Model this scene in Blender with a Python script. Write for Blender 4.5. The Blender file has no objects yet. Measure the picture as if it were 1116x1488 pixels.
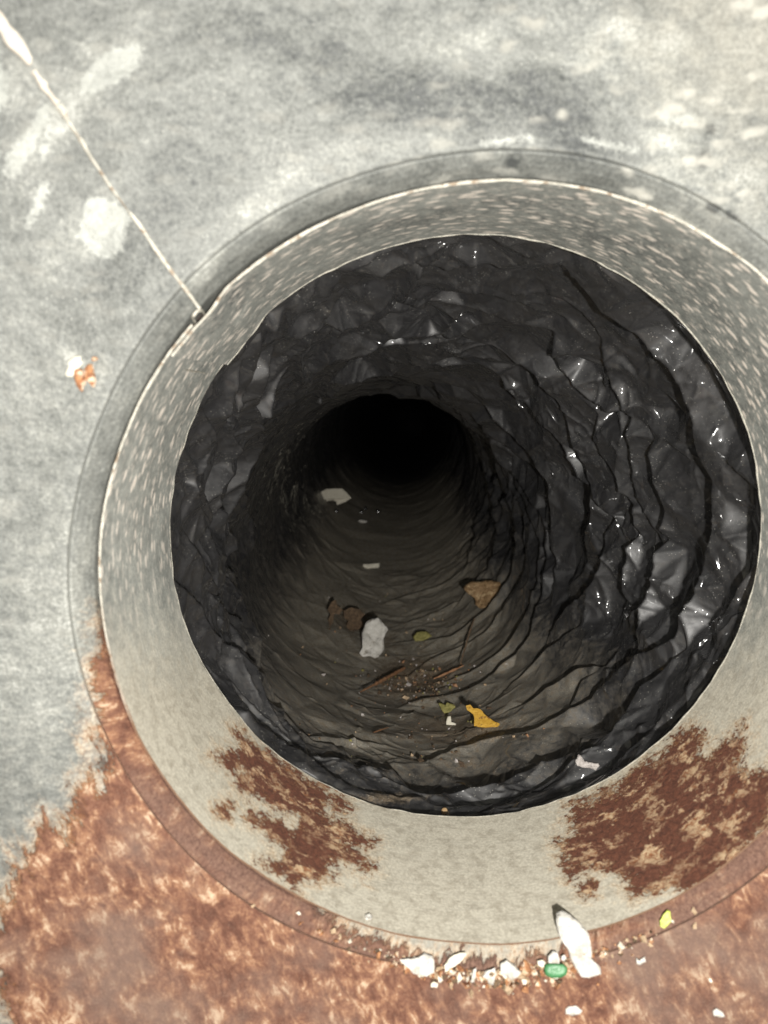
import bpy, math, random
import numpy as np
from mathutils import Vector, Matrix
from mathutils.bvhtree import BVHTree

random.seed(7)
rng = np.random.default_rng(11)
sc = bpy.context.scene
C = sc.collection
PI = math.pi

# ------------------------------------------------------------------ camera, world, light, exposure
# Working frame ("duct frame"): x right, y up, z towards the viewer along the collar's axis, origin at the
# centre of the collar's front edge.  It is turned to the world frame (z up) by W().
F_PX, CX, CY = 1118.0, 558.0, 744.0
AX = Vector((-7.0 / F_PX, 188.0 / F_PX, -1.0)).normalized()      # collar axis seen from the camera
zc = -AX
xc = Vector((0, 1, 0)).cross(zc).normalized()
yc = zc.cross(xc)
RC = Matrix((xc, yc, zc))                                        # camera -> duct frame
def cam_dir(px, py):
    return RC @ Vector(((px - CX) / F_PX, -(py - CY) / F_PX, -1.0))
d0 = cam_dir(713, 862)
CAM = -(d0 * (0.1452 / -d0.z))                                    # camera position, duct frame
def at_depth(px, py, d):
    v = cam_dir(px, py)
    return CAM + v * (d / -v.z)
def project(P):
    """duct frame points (n,3) -> photo pixels (n,2)"""
    R = np.array(RC.transposed())
    q = (P - np.array(CAM)) @ R.T
    zz = np.minimum(q[:, 2], -1e-4)
    return np.stack([CX + F_PX * q[:, 0] / -zz, CY - F_PX * q[:, 1] / -zz], 1)
WM = Matrix(((1, 0, 0), (0, 0, -1), (0, 1, 0)))                  # duct frame -> world (z up)
def Wn(P):
    P = np.asarray(P, dtype=np.float64)
    return np.stack([P[:, 0], -P[:, 2], P[:, 1]], 1)
def Wv(v):
    return Vector((v[0], -v[2], v[1]))

cd = bpy.data.cameras.new('camera')
cam = bpy.data.objects.new('camera', cd)
C.objects.link(cam)
cd.sensor_fit = 'HORIZONTAL'
cd.sensor_width = 26.0
cd.lens = 26.0 * F_PX / 1116.0
cd.clip_start = 0.005
cd.clip_end = 20
m4 = (WM @ RC).to_4x4()
m4.translation = Wv(CAM)
cam.matrix_world = m4
cd.dof.use_dof = True
cd.dof.focus_distance = 0.26
cd.dof.aperture_fstop = cd.lens / 1.25 
sc.camera = cam

world = bpy.data.worlds.new('World')
sc.world = world
world.use_nodes = True
bg = world.node_tree.nodes['Background']
bg.inputs['Color'].default_value = (0.80, 0.80, 0.76, 1)
bg.inputs['Strength'].default_value = 0.16
sc.view_settings.view_transform = 'Standard'
sc.view_settings.look = 'None'
sc.view_settings.exposure = 0.14
sc.view_settings.gamma = 1.0

def lamp(name, pos, target, size, power, color):
    ld = bpy.data.lights.new(name, 'AREA')
    ld.shape = 'DISK'
    ld.size = size
    ld.energy = power
    ld.color = color
    lo = bpy.data.objects.new(name, ld)
    C.objects.link(lo)
    lo.location = Wv(pos)
    lo.rotation_euler = (Wv(target) - Wv(pos)).to_track_quat('-Z', 'Y').to_euler()
    return lo
# the phone's own lamp, a little to the right of and behind the lens
FLASH = CAM + Vector((0.021, -0.011, 0.050))
lamp('flash_lamp', FLASH, at_depth(600, 800, 0.40), 0.007, 1.22, (1.0, 0.965, 0.91))

# ------------------------------------------------------------------ helpers
def mesh_np(name, co, quads=None, tris=None, smooth=True):
    me = bpy.data.meshes.new(name)
    co = Wn(co).astype(np.float32)
    nq = 0 if quads is None else len(quads)
    nt = 0 if tris is None else len(tris)
    me.vertices.add(len(co))
    me.vertices.foreach_set('co', co.ravel())
    idx = []
    if nq: idx.append(np.asarray(quads, dtype=np.int32).ravel())
    if nt: idx.append(np.asarray(tris, dtype=np.int32).ravel())
    idx = np.concatenate(idx)
    me.loops.add(len(idx))
    me.loops.foreach_set('vertex_index', idx)
    me.polygons.add(nq + nt)
    st = np.concatenate([np.arange(nq) * 4, nq * 4 + np.arange(nt) * 3]).astype(np.int32)
    me.polygons.foreach_set('loop_start', st)
    me.polygons.foreach_set('loop_total', np.concatenate([np.full(nq, 4), np.full(nt, 3)]).astype(np.int32))
    me.polygons.foreach_set('use_smooth', np.full(nq + nt, smooth))
    me.update(calc_edges=True)
    me.validate()
    return me
def attr(me, name, val):
    val = np.asarray(val, dtype=np.float32)
    if val.ndim == 1:
        a = me.attributes.new(name, 'FLOAT', 'POINT'); a.data.foreach_set('value', val)
    else:
        a = me.attributes.new(name, 'FLOAT_VECTOR', 'POINT'); a.data.foreach_set('vector', val.ravel())
def link(name, me, mats, parent=None):
    o = bpy.data.objects.new(name, me)
    C.objects.link(o)
    for m in (mats if isinstance(mats, (list, tuple)) else [mats]):
        me.materials.append(m)
    if parent is not None:
        o.parent = parent
        o.matrix_parent_inverse = parent.matrix_world.inverted()
    return o
def tag(o, label=None, cat=None, group=None, kind=None):
    if label: o['label'] = label
    if cat: o['category'] = cat
    if group: o['group'] = group
    if kind: o['kind'] = kind
    return o
def empty(name, pos, label, cat):
    o = bpy.data.objects.new(name, None)
    o.empty_display_size = 0.01
    C.objects.link(o)
    o.location = Wv(pos)
    o.matrix_world = Matrix.Translation(Wv(pos))
    return tag(o, label, cat)
def grid_quads(n, m, wrap=False):
    """n rows of m columns"""
    i = np.arange(n - 1)[:, None]
    j = np.arange(m if wrap else m - 1)[None, :]
    j2 = (j + 1) % m
    return np.stack([i * m + j, i * m + j2, (i + 1) * m + j2, (i + 1) * m + j], -1).reshape(-1, 4)
def sdist(px, poly):
    """signed distance of points (n,2) to a closed polygon, positive inside"""
    poly = np.asarray(poly, float)
    a, b = poly, np.roll(poly, -1, 0)
    dmin = np.full(len(px), 1e9)
    ins = np.zeros(len(px), bool)
    for p, q in zip(a, b):
        e = q - p
        w = px - p
        t = np.clip((w @ e) / max(e @ e, 1e-9), 0, 1)
        dmin = np.minimum(dmin, np.hypot(*(w - t[:, None] * e).T))
        c = ((p[1] > px[:, 1]) != (q[1] > px[:, 1]))
        with np.errstate(divide='ignore', invalid='ignore'):
            xx = (q[0] - p[0]) * (px[:, 1] - p[1]) / (q[1] - p[1]) + p[0]
        ins ^= c & (px[:, 0] < xx)
    return np.where(ins, dmin, -dmin)
def smooth(a, b, x):
    t = np.clip((x - a) / (b - a), 0, 1)
    return t * t * (3 - 2 * t)
def vnoise1(x, seed, per=None):
    r = np.random.default_rng(seed).random(4096) * 2 - 1
    i = np.floor(x).astype(int); f = x - i; f = f * f * (3 - 2 * f)
    a, b = i, i + 1
    if per: a, b = a % per, b % per
    return r[a % 4096] * (1 - f) + r[b % 4096] * f

# ------------------------------------------------------------------ node helpers
class NT:
    def __init__(s, name):
        s.m = bpy.data.materials.new(name); s.m.use_nodes = True
        s.t = s.m.node_tree; s.n = s.t.nodes; s.l = s.t.links
        s.b = s.n['Principled BSDF']
    def add(s, typ, ins=None, **kw):
        nd = s.n.new(typ)
        for k, v in kw.items(): setattr(nd, k, v)
        for k, v in (ins or {}).items(): s.put(nd.inputs[k], v)
        return nd
    def put(s, sock, v):
        if isinstance(v, bpy.types.NodeSocket): s.l.new(v, sock)
        elif isinstance(v, bpy.types.Node): s.l.new(v.outputs[0], sock)
        else:
            if isinstance(v, tuple) and len(v) == 3 and sock.type == 'RGBA': v = v + (1,)
            sock.default_value = v
    def attr(s, name, vec=False):
        return s.add('ShaderNodeAttribute', attribute_name=name).outputs['Vector' if vec else 'Fac']
    def noise(s, vec, scale, detail=4, rough=0.55, dist=0.0):
        return s.add('ShaderNodeTexNoise', {'Vector': vec, 'Scale': scale, 'Detail': detail, 'Roughness': rough, 'Distortion': dist}).outputs['Fac']
    def voro(s, vec, scale, feature='F1', rnd=1.0, out='Distance'):
        return s.add('ShaderNodeTexVoronoi', {'Vector': vec, 'Scale': scale, 'Randomness': rnd}, feature=feature).outputs[out]
    def scale(s, vec, v, loc=(0, 0, 0), rot=(0, 0, 0)):
        return s.add('ShaderNodeMapping', {'Vector': vec, 'Scale': v, 'Location': loc, 'Rotation': rot}).outputs[0]
    def math(s, op, a, b=0.0, c=0.0, clamp=False):
        return s.add('ShaderNodeMath', {0: a, 1: b, 2: c}, operation=op, use_clamp=clamp).outputs[0]
    def mr(s, v, a, b, c=0.0, d=1.0, sm=False):
        return s.add('ShaderNodeMapRange', {'Value': v, 'From Min': a, 'From Max': b, 'To Min': c, 'To Max': d},
                     interpolation_type='SMOOTHSTEP' if sm else 'LINEAR').outputs[0]
    def mix(s, f, a, b, mode='MIX'):
        nd = s.add('ShaderNodeMix', data_type='RGBA', blend_type=mode)
        s.put(nd.inputs['Factor'], f); s.put(nd.inputs[6], a); s.put(nd.inputs[7], b)
        return nd.outputs[2]
    def mixf(s, f, a, b):
        nd = s.add('ShaderNodeMix', data_type='FLOAT')
        s.put(nd.inputs[0], f); s.put(nd.inputs[2], a); s.put(nd.inputs[3], b)
        return nd.outputs[0]
    def bump(s, h, dist, strength=1.0, normal=None):
        nd = s.add('ShaderNodeBump', {'Height': h, 'Distance': dist, 'Strength': strength})
        if normal is not None: s.put(nd.inputs['Normal'], normal)
        return nd.outputs[0]
    def out(s, **kw):
        for k, v in kw.items(): s.put(s.b.inputs[k.replace('_', ' ')], v)
        return s.m

def metal_material(name, plate):
    """aged galvanized sheet with rust and white zinc bloom; the rust / beige / tone masks are stains on the sheet"""
    t = NT(name)
    p = t.attr('surf', True)                       # centimetres along the sheet
    rust, tone, beige = t.attr('rust'), t.attr('tone'), t.attr('beige')
    n_lo = t.noise(p, 0.45, 5, 0.6)
    n_mid = t.noise(t.scale(p, (1, 1.5, 1), rot=(0, 0, 0.5)) if plate else p, 2.4, 6, 0.65, 0.4)
    n_hi = t.noise(p, 14, 5, 0.65)
    n_gr = t.noise(p, 27, 3, 0.65)
    lum = t.math('MULTIPLY_ADD', n_lo, 0.22, -0.11)
    lum = t.math('ADD', lum, t.math('MULTIPLY_ADD', n_mid, 0.72 if plate else 0.75, -0.36 if plate else -0.375))
    lum = t.math('ADD', lum, t.math('MULTIPLY_ADD', n_hi, 0.85 if plate else 0.62, -0.425 if plate else -0.31))
    lum = t.math('ADD', lum, t.math('MULTIPLY_ADD', n_gr, 0.3, -0.15))
    lum = t.math('ADD', lum, t.math('MULTIPLY', tone, 0.27))
    f = t.mr(lum, -0.30, 0.42)
    zinc = t.add('ShaderNodeValToRGB', {'Fac': f})
    cr = zinc.color_ramp
    cr.elements[0].position = 0.0; cr.elements[0].color = (0.10, 0.108, 0.106, 1)
    cr.elements[1].position = 1.0; cr.elements[1].color = (0.70, 0.71, 0.66, 1)
    e = cr.elements.new(0.30); e.color = (0.230, 0.240, 0.222, 1)
    e = cr.elements.new(0.55); e.color = (0.330, 0.342, 0.316, 1)
    e = cr.elements.new(0.78); e.color = (0.475, 0.485, 0.44, 1)
    col = zinc.outputs[0]
    g = 0.52 if plate else 1.32  # plate darkened, band lightened in colour to even out the lamp's light
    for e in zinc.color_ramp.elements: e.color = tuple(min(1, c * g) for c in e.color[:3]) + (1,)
    # dusty beige film low in the duct
    bcol = t.mix(t.mr(n_hi, .3, .7), (0.19, 0.18, 0.15) if plate else (0.33, 0.30, 0.235), (0.34, 0.33, 0.285) if plate else (0.66, 0.62, 0.51))
    bcol = t.mix(t.mr(n_gr, 0.35, 0.75, 0, .6), bcol, (0.42, 0.40, 0.34) if plate else (0.78, 0.73, 0.60))
    bm = t.mr(t.math('ADD', beige, t.math('MULTIPLY_ADD', n_mid, 0.7, -0.35)), 0.2, 0.8, 0, 0.9)
    col = t.mix(bm, col, bcol)
    if not plate: col = t.mix(t.math('MULTIPLY', bm, t.mr(t.noise(p, 3.2, 6, 0.75, 0.5), 0.47, 0.62, 0, 0.55)), col, (0.25, 0.215, 0.16))
    # elongated white flecks of zinc bloom
    if plate:
        fp = t.scale(p, (0.8, 1.9, 1))
        fp = t.add('ShaderNodeVectorMath', {0: fp, 1: t.add('ShaderNodeVectorMath', {0: t.add('ShaderNodeTexNoise', {'Vector': p, 'Scale': 3.0}).outputs['Color'], 1: (0.5, 0.5, 0.5)}, operation='MULTIPLY').outputs[0]}, operation='ADD').outputs[0]
        fl = t.mr(t.voro(fp, 1.7), 0.12, 0.42, 1, 0, True)
        fl = t.math('MULTIPLY', fl, t.mr(t.noise(p, 0.8, 3), 0.36, 0.56))
        fl = t.math('MULTIPLY', fl, t.mr(t.attr('fleck'), 0.0, 1.0, 0.25, 1.0))
    else:
        fp = t.scale(p, (2.1, 4.6, 1), rot=(0, 0, 0.05))
        fp = t.add('ShaderNodeVectorMath', {0: fp, 1: t.add('ShaderNodeVectorMath', {0: t.add('ShaderNodeTexNoise', {'Vector': p, 'Scale': 3.0}).outputs['Color'], 1: (0.4, 0.4, 0.4)}, operation='MULTIPLY').outputs[0]}, operation='ADD').outputs[0]
        fl = t.mr(t.voro(fp, 0.95), 0.20, 0.40, 1, 0, True)
        fl2 = t.mr(t.voro(t.scale(fp, (1, 1, 1), (5, 2, 0)), 2.3), 0.22, 0.42, 1, 0, True)
        fl = t.math('MAXIMUM', t.math('MULTIPLY', fl, t.mr(t.noise(p, 1.5, 4), 0.36, 0.48)), t.math('MULTIPLY', t.math('MULTIPLY', fl2, 0.6), t.mr(t.noise(t.scale(p, (1, 1, 1), (2, 8, 0)), 2.2, 4), 0.40, 0.56)))
        fl = t.math('MULTIPLY', fl, t.attr('fleck'))
    col = t.mix(t.math('MULTIPLY', fl, 0.7 if plate else 0.95), col, (0.44, 0.43, 0.38) if plate else (0.98, 0.89, 0.78))
    if plate:
        sm = t.math('ADD', t.attr('scrape'), t.math('MULTIPLY_ADD', n_hi, 26, -13))
        sm = t.math('MULTIPLY', t.mr(sm, -3, 5, 0, 1, True), t.mr(n_mid, 0.3, 0.55, 0.45, 1))
        col = t.mix(t.math('MULTIPLY', sm, 0.8), col, (0.36, 0.37, 0.34))
    # pin specks
    sp = t.mr(t.voro(p, 9), 0.05, 0.12, 1, 0)
    sp = t.math('MULTIPLY', sp, t.mr(t.noise(p, 1.1, 2), 0.52, 0.6))
    col = t.mix(t.math('MULTIPLY', sp, 0.7), col, (0.55, 0.54, 0.49))
    dk = t.mr(t.voro(t.scale(p, (1, 1, 1), (3.3, 1.7, 0)), 5.0), 0.03, 0.10, 1, 0)
    dk = t.math('MULTIPLY', dk, t.mr(t.noise(t.scale(p, (1, 1, 1), (9, 4, 0)), 0.9, 2), 0.55, 0.65))
    col = t.mix(t.math('MULTIPLY', dk, 0.5), col, (0.09, 0.08, 0.07))
    # scratches running round the collar / across the plate
    sc_ = t.noise(t.scale(p, (0.35, 16, 1) if not plate else (0.5, 7, 1)), 2.0, 4, 0.7)
    col = t.mix(t.mr(sc_, 0.5, 0.72, 0, 0.35 if not plate else 0.16), col, (0.12, 0.12, 0.11))
    # rust
    k = 1.5 if plate else 1.0
    st = t.scale(t.scale(p, (1, 1, 1), rot=(0, 0, -0.42)), (2.1, 0.7, 1)) if plate else p
    r1 = t.noise(st, 1.5 / k, 6, 0.68, 0.3)
    r2 = t.noise(t.scale(st, (0.75, 0.9, 1)) if plate else p, 3.6 if plate else 7.5, 6, 0.72, 0.6)
    r3 = t.noise(t.scale(p, (1, 1, 1), (7, 3, 0)), 3.0 / k, 6, 0.7, 0.5)
    fr = t.math('ADD', rust, t.math('MULTIPLY_ADD', r1, 70 * k, -35 * k))
    fr = t.math('ADD', fr, t.math('MULTIPLY_ADD', r2, 60 * k, -30 * k))
    fr = t.math('ADD', fr, t.math('MULTIPLY_ADD', n_hi, 44, -22))
    halo = t.math('MULTIPLY', t.mr(fr, -26 * k, -2, 0, 1, True), t.mr(r3, 0.38, 0.58, 0.1, 1))
    col = t.mix(t.math('MULTIPLY', halo, 0.85), col, t.mix(t.mr(n_hi, 0.42, 0.6), (0.40, 0.24, 0.12) if not plate else (0.34, 0.20, 0.11), (0.74, 0.66, 0.50) if not plate else (0.52, 0.45, 0.34)))
    mask = t.mr(fr, -2.0, 1.5, 0, 1, True)
    rr = t.add('ShaderNodeValToRGB', {'Fac': t.math('ADD', t.math('MULTIPLY', r2, 0.5), t.math('MULTIPLY', r3, 0.5)) if plate else t.math('ADD', t.math('MULTIPLY', t.noise(p, 2.4, 4, 0.55, 0.15), 0.7), t.math('MULTIPLY', r2, 0.3))})
    cr = rr.color_ramp
    if plate:
        stops = [(0.30, (0.055, 0.021, 0.013)), (0.44, (0.115, 0.047, 0.028)), (0.50, (0.175, 0.080, 0.048)),
                 (0.545, (0.27, 0.137, 0.075)), (0.61, (0.52, 0.38, 0.26))]
    else:
        stops = [(0.36, (0.085, 0.028, 0.017)), (0.49, (0.135, 0.042, 0.024)), (0.545, (0.22, 0.085, 0.042)),
                 (0.585, (0.42, 0.22, 0.10)), (0.64, (0.62, 0.46, 0.28))]
    cr.elements[0].position, cr.elements[0].color = stops[0][0], stops[0][1] + (1,)
    cr.elements[1].position, cr.elements[1].color = stops[-1][0], stops[-1][1] + (1,)
    for pos, c in stops[1:-1]:
        e = cr.elements.new(pos); e.color = c + (1,)
    rc = rr.outputs[0]
    if not plate:
        vw = t.add('ShaderNodeVectorMath', {0: p, 1: t.add('ShaderNodeVectorMath', {0: t.add('ShaderNodeTexNoise', {'Vector': p, 'Scale': 3.5, 'Detail': 4}).outputs['Color'], 1: (0.34, 0.34, 0.0)}, operation='MULTIPLY').outputs[0]}, operation='ADD').outputs[0]
        ve = t.mr(t.noise(t.scale(vw, (1.0, 1.4, 1)), 1.5, 7, 0.70, 0.1), 0.505, 0.57, 0, 1, True)
        ar = t.mr(t.noise(p, 0.75, 3, 0.5), 0.38, 0.58, 0.35, 1.0)
        brown = t.mix(t.mr(r2, 0.35, 0.65), (0.072, 0.024, 0.014), (0.180, 0.064, 0.034))
        vein = t.mix(t.mr(r2, 0.42, 0.56), (0.30, 0.12, 0.05), (0.64, 0.47, 0.29))
        rc = t.mix(t.math('MULTIPLY', ve, ar), brown, vein)
    edge = t.mr(fr, 0, 9, 1, 0, True)
    rc = t.mix(t.math('MULTIPLY', edge, t.mr(r3, 0.4, 0.6, 0.2, 0.8)), rc, (0.40, 0.17, 0.06))
    # greyer, paler film on old rust and dark scabs
    if plate:
        rc = t.mix(t.mr(t.noise(p, 0.35, 4, 0.6), 0.47, 0.63, 0, 0.75), rc, (0.165, 0.110, 0.085))
    rc = t.mix(t.math('MULTIPLY', t.attr('deep'), t.mr(t.noise(t.scale(p, (0.6, 2.5, 1)), 1.2, 5, 0.65), 0.38, 0.56, 0.35, 1.25), 0, True), rc, t.mix(t.mr(n_hi, .3, .7), (0.065, 0.03, 0.022), (0.20, 0.115, 0.082)))
    rc = t.mix(t.mr(n_gr, 0.55, 0.75, 0, 0.22), rc, (0.55, 0.38, 0.27))
    rc = t.mix(t.mr(n_gr, 0.45, 0.28, 0, 0.25), rc, (0.06, 0.022, 0.014))
    col = t.mix(mask, col, rc)
    h = t.math('MULTIPLY', t.mr(fr, -6, 10), 0.7)
    h = t.math('ADD', h, t.math('MULTIPLY', r2, t.math('MULTIPLY_ADD', mask, 1.3, 0.05)))
    h = t.math('ADD', h, t.math('MULTIPLY', n_hi, 0.30 if plate else 0.10))
    h = t.math('ADD', h, t.math('MULTIPLY', n_gr, 0.12))
    h = t.math('ADD', h, t.math('MULTIPLY', fl, 0.12))
    nrm = t.bump(h, 0.00035, 0.9)
    nrm = t.bump(n_lo, 0.004, 0.5 if plate else 0.12, nrm)
    dirt = t.math('MAXIMUM', mask, t.math('MAXIMUM', bm, fl))
    return t.out(Base_Color=col, Metallic=t.mr(dirt, 0, 1, 0.2, 0.0), Roughness=t.mr(dirt, 0, 1, 0.6, 0.9), Normal=nrm)

def simple(name, c1, c2, scale=300, rough=0.7, bump=0.0003, spec=0.4, c3=None, **kw):
    t = NT(name)
    p = t.add('ShaderNodeTexCoord').outputs['Object']
    n = t.noise(p, scale, 5, 0.65, 0.3)
    col = t.mix(t.mr(n, 0.35, 0.65), c1, c2)
    if c3: col = t.mix(t.mr(t.noise(p, scale * 0.6, 4, 0.6), 0.55, 0.62), col, c3)
    return t.out(Base_Color=col, Roughness=rough, Specular_IOR_Level=spec, Normal=t.bump(t.noise(p, scale * 2, 4), bump, 0.8), **kw)

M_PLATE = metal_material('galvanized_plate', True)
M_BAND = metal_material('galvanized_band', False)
M_EDGE = simple('cut_edge_zinc', (0.34, 0.33, 0.28), (0.60, 0.57, 0.49), 900, 0.7, 0.0002, c3=(0.28, 0.22, 0.16))
M_EDGE2 = simple('rim_edge_zinc', (0.24, 0.235, 0.20), (0.50, 0.47, 0.40), 1400, 0.6, 0.0002)
def edge_rust(m):
    t = m.node_tree; b = t.nodes['Principled BSDF']; src = b.inputs['Base Color'].links[0].from_socket
    tc = t.nodes.new('ShaderNodeTexCoord'); sx = t.nodes.new('ShaderNodeSeparateXYZ'); t.links.new(tc.outputs['Object'], sx.inputs[0])
    nz = t.nodes.new('ShaderNodeTexNoise'); nz.inputs['Scale'].default_value = 90; t.links.new(tc.outputs['Object'], nz.inputs['Vector'])
    ad = t.nodes.new('ShaderNodeMath'); ad.operation = 'MULTIPLY_ADD'; t.links.new(nz.outputs[0], ad.inputs[0]); ad.inputs[1].default_value = 0.06; t.links.new(sx.outputs[2], ad.inputs[2])
    mr = t.nodes.new('ShaderNodeMapRange'); t.links.new(ad.outputs[0], mr.inputs[0]); mr.inputs[1].default_value = 0.024; mr.inputs[2].default_value = -0.004
    mx = t.nodes.new('ShaderNodeMix'); mx.data_type = 'RGBA'; t.links.new(mr.outputs[0], mx.inputs[0]); t.links.new(src, mx.inputs[6]); mx.inputs[7].default_value = (0.17, 0.10, 0.06, 1)
    t.links.new(mx.outputs[2], b.inputs['Base Color'])
edge_rust(M_EDGE)
M_SEAL = simple('pale_seam_bead', (0.46, 0.40, 0.33), (0.66, 0.61, 0.53), 260, 0.7, 0.0004)
M_RUST = simple('orange_rust', (0.16, 0.06, 0.03), (0.48, 0.24, 0.11), 800, 0.9, 0.0005, c3=(0.66, 0.52, 0.38))
M_WHITE = simple('white_paint_flake', (0.46, 0.445, 0.40), (0.64, 0.62, 0.575), 330, 0.6, 0.0009, c3=(0.38, 0.35, 0.30))
M_CREAM = simple('cream_flake', (0.60, 0.56, 0.45), (0.74, 0.70, 0.58), 500, 0.7, 0.0003)

# ------------------------------------------------------------------ photo-traced outlines of the rust stains (photo pixels)
def z5(l): return [(x * .5018, 928 + y * .5018) for x, y in l]
def z6(l): return [(556 + x * .5018, 928 + y * .5018) for x, y in l]
R_A = z5([(680,262),(740,296),(800,345),(850,385),(900,412),(960,440),(1005,470),(1010,488),(930,488),(945,520),(1000,540),(1080,588),
          (1062,605),(1000,592),(1030,620),(1085,665),(1050,672),(990,645),(955,680),(900,700),(862,705),(860,760),(832,715),(790,680),
          (750,650),(810,640),(828,610),(780,575),(720,522),(760,510),(850,552),(860,520),(790,490),(735,460),(690,430),(700,385),(650,362),(625,325),(680,322),(690,300)])
R_A2 = z5([(632,490),(650,478),(672,485),(668,510),(645,518)])
R_B = z6([(885,262),(935,265),(925,300),(905,345),(950,345),(1000,290),(1052,255),(1045,320),(1020,350),(1050,392),(1180,360),(1300,300),(1400,700),
          (1116,560),(1060,590),(1010,650),(950,712),(890,735),(830,700),(790,735),(715,742),(700,695),(640,668),(600,662),(545,692),(515,650),(508,595),(560,560),
          (540,492),(600,465),(680,425),(780,352)])
R_B2 = z6([(570,715),(600,700),(625,715),(605,738),(575,735)])
# rust on the neck and on the plate
R_P = [(150,905),(185,940),(215,1010),(245,1080),(275,1130),(350,1210),(440,1290),(520,1354),(600,1387),(700,1397),(800,1382),(880,1340),(970,1270),(1080,1170),
       (1400,900),(1700,900),(1800,2300),(60,2300),(60,1660),(30,1560),(20,1480),(0,1420),(-8,1370),(15,1300),(30,1250),(52,1200),(70,1190),(95,1230),(100,1210),(102,1180),(118,1195),(116,1145),(138,1128),
       (146,1150),(160,1130),(146,1078),(140,1040),(140,1000),(146,950)]
# dark dense rust strip between collar edge and plate
R_D = [(205,1110),(300,1225),(420,1318),(430,1335),(330,1290),(230,1200),(190,1120)]

# ------------------------------------------------------------------ plate and neck
R1 = 0.076
th_seam_px = [(288,447),(232,368),(192,310),(140,232),(92,155),(48,92),(18,55),(-30,-10),(-140,-150)]
def plate_z(r):
    q = np.maximum(r - 0.0806, 0)
    return 0.0035 + 0.16 * q + 1.7 * q * q
def ray_plate(px, py):
    d = cam_dir(px, py)
    lo, hi = 0.01, 0.6
    for _ in range(50):
        m = (lo + hi) / 2
        P = CAM + d * m
        if P.z > plate_z(np.array(math.hypot(P.x, P.y))): lo = m
        else: hi = m
    return CAM + d * lo
seam = []
for q in th_seam_px:
    P = ray_plate(*q)
    seam.append((math.hypot(P.x, P.y), math.atan2(P.y, P.x) % (2 * PI)))
seam.sort()
s_r = np.array([a for a, b in seam]); s_t = np.array([b for a, b in seam])
def th_seam(r): return np.interp(r, s_r, s_t)

NT_ = 1100
# profile of neck (deep inside the collar edge up) then fillet and plate: (r, z)
prof = []
for z in np.linspace(-0.020, -0.0010, 12):
    prof.append((0.0769, z))
for q in np.linspace(0, 1, 22)[1:]:
    prof.append((0.0769 + 0.0030 * q ** 1.3, -0.0010 + 0.0040 * q + 0.00003 * math.sin(q * 26)))
prof += [(0.08005, 0.00305), (0.08015, 0.00295), (0.08025, 0.00300), (0.0804, 0.0034), (0.0806, 0.0037)]
r0 = prof[-1][0]; zoff = prof[-1][1] - float(plate_z(np.array(r0)))
for r in r0 + np.cumsum(0.0005 * 1.008 ** np.arange(225)):
    prof.append((r, float(plate_z(np.array(r))) + zoff * math.exp(-(r - r0) / 0.01)))
prof = np.array(prof)
t = np.linspace(0, 1, NT_)
TT, RR = np.meshgrid(t, prof[:, 0])
ZZ = np.repeat(prof[:, 1][:, None], NT_, 1).copy()
TH = th_seam(RR) - TT * 2 * PI                        # from the seam clockwise round to the seam again
# the sheet's start laps over its end; gentle dents
step = 0.0011 * np.exp(-TT * 9) * smooth(0.0770, 0.0785, RR)
ZZ += step
dent = 0.0009 * (vnoise1(TH * 3 / (2 * PI) * 3 + 20, 3) * np.sin(RR * 60) + vnoise1(TH / (2 * PI) * 11 + 40 + RR * 30, 4))
ZZ += dent * smooth(0.080, 0.10, RR)
RW = RR + 0.0004 * vnoise1(TH / (2 * PI) * 14 + 60, 5) * (1 - smooth(0.08, 0.09, RR))
P = np.stack([RW * np.cos(TH), RW * np.sin(TH), ZZ], -1).reshape(-1, 3)
pme = mesh_np('sheet', P, grid_quads(len(prof), NT_))
def masks(me, P, surf, polys, tones, beige, fleck, deep):
    px = project(P)
    rs = np.full(len(P), -90.0)
    for poly in polys: rs = np.maximum(rs, sdist(px, poly))
    attr(me, 'rust', np.clip(rs, -90, 70))
    tn = np.zeros(len(P))
    for (x, y, rx, ry, ang, v) in tones:
        c, s = math.cos(math.radians(ang)), math.sin(math.radians(ang))
        dx, dy = px[:, 0] - x, px[:, 1] - y
        u = (dx * c + dy * s) / rx; w = (-dx * s + dy * c) / ry
        tn += v * np.exp(-(u * u + w * w) ** 1.5)
    attr(me, 'tone', tn)
    attr(me, 'beige', beige(px, P)); attr(me, 'fleck', fleck(px, P)); attr(me, 'deep', deep(px, P))
    attr(me, 'surf', surf)
surf = np.stack([P[:, 0] * 100, P[:, 1] * 100, P[:, 2] * 60], 1)
neck = (RR.ravel() < 0.0803)
surf[neck] = np.stack([TH.ravel()[neck] * 7.7, P[neck, 2] * 100 + 8, np.zeros(neck.sum())], 1)
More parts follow.
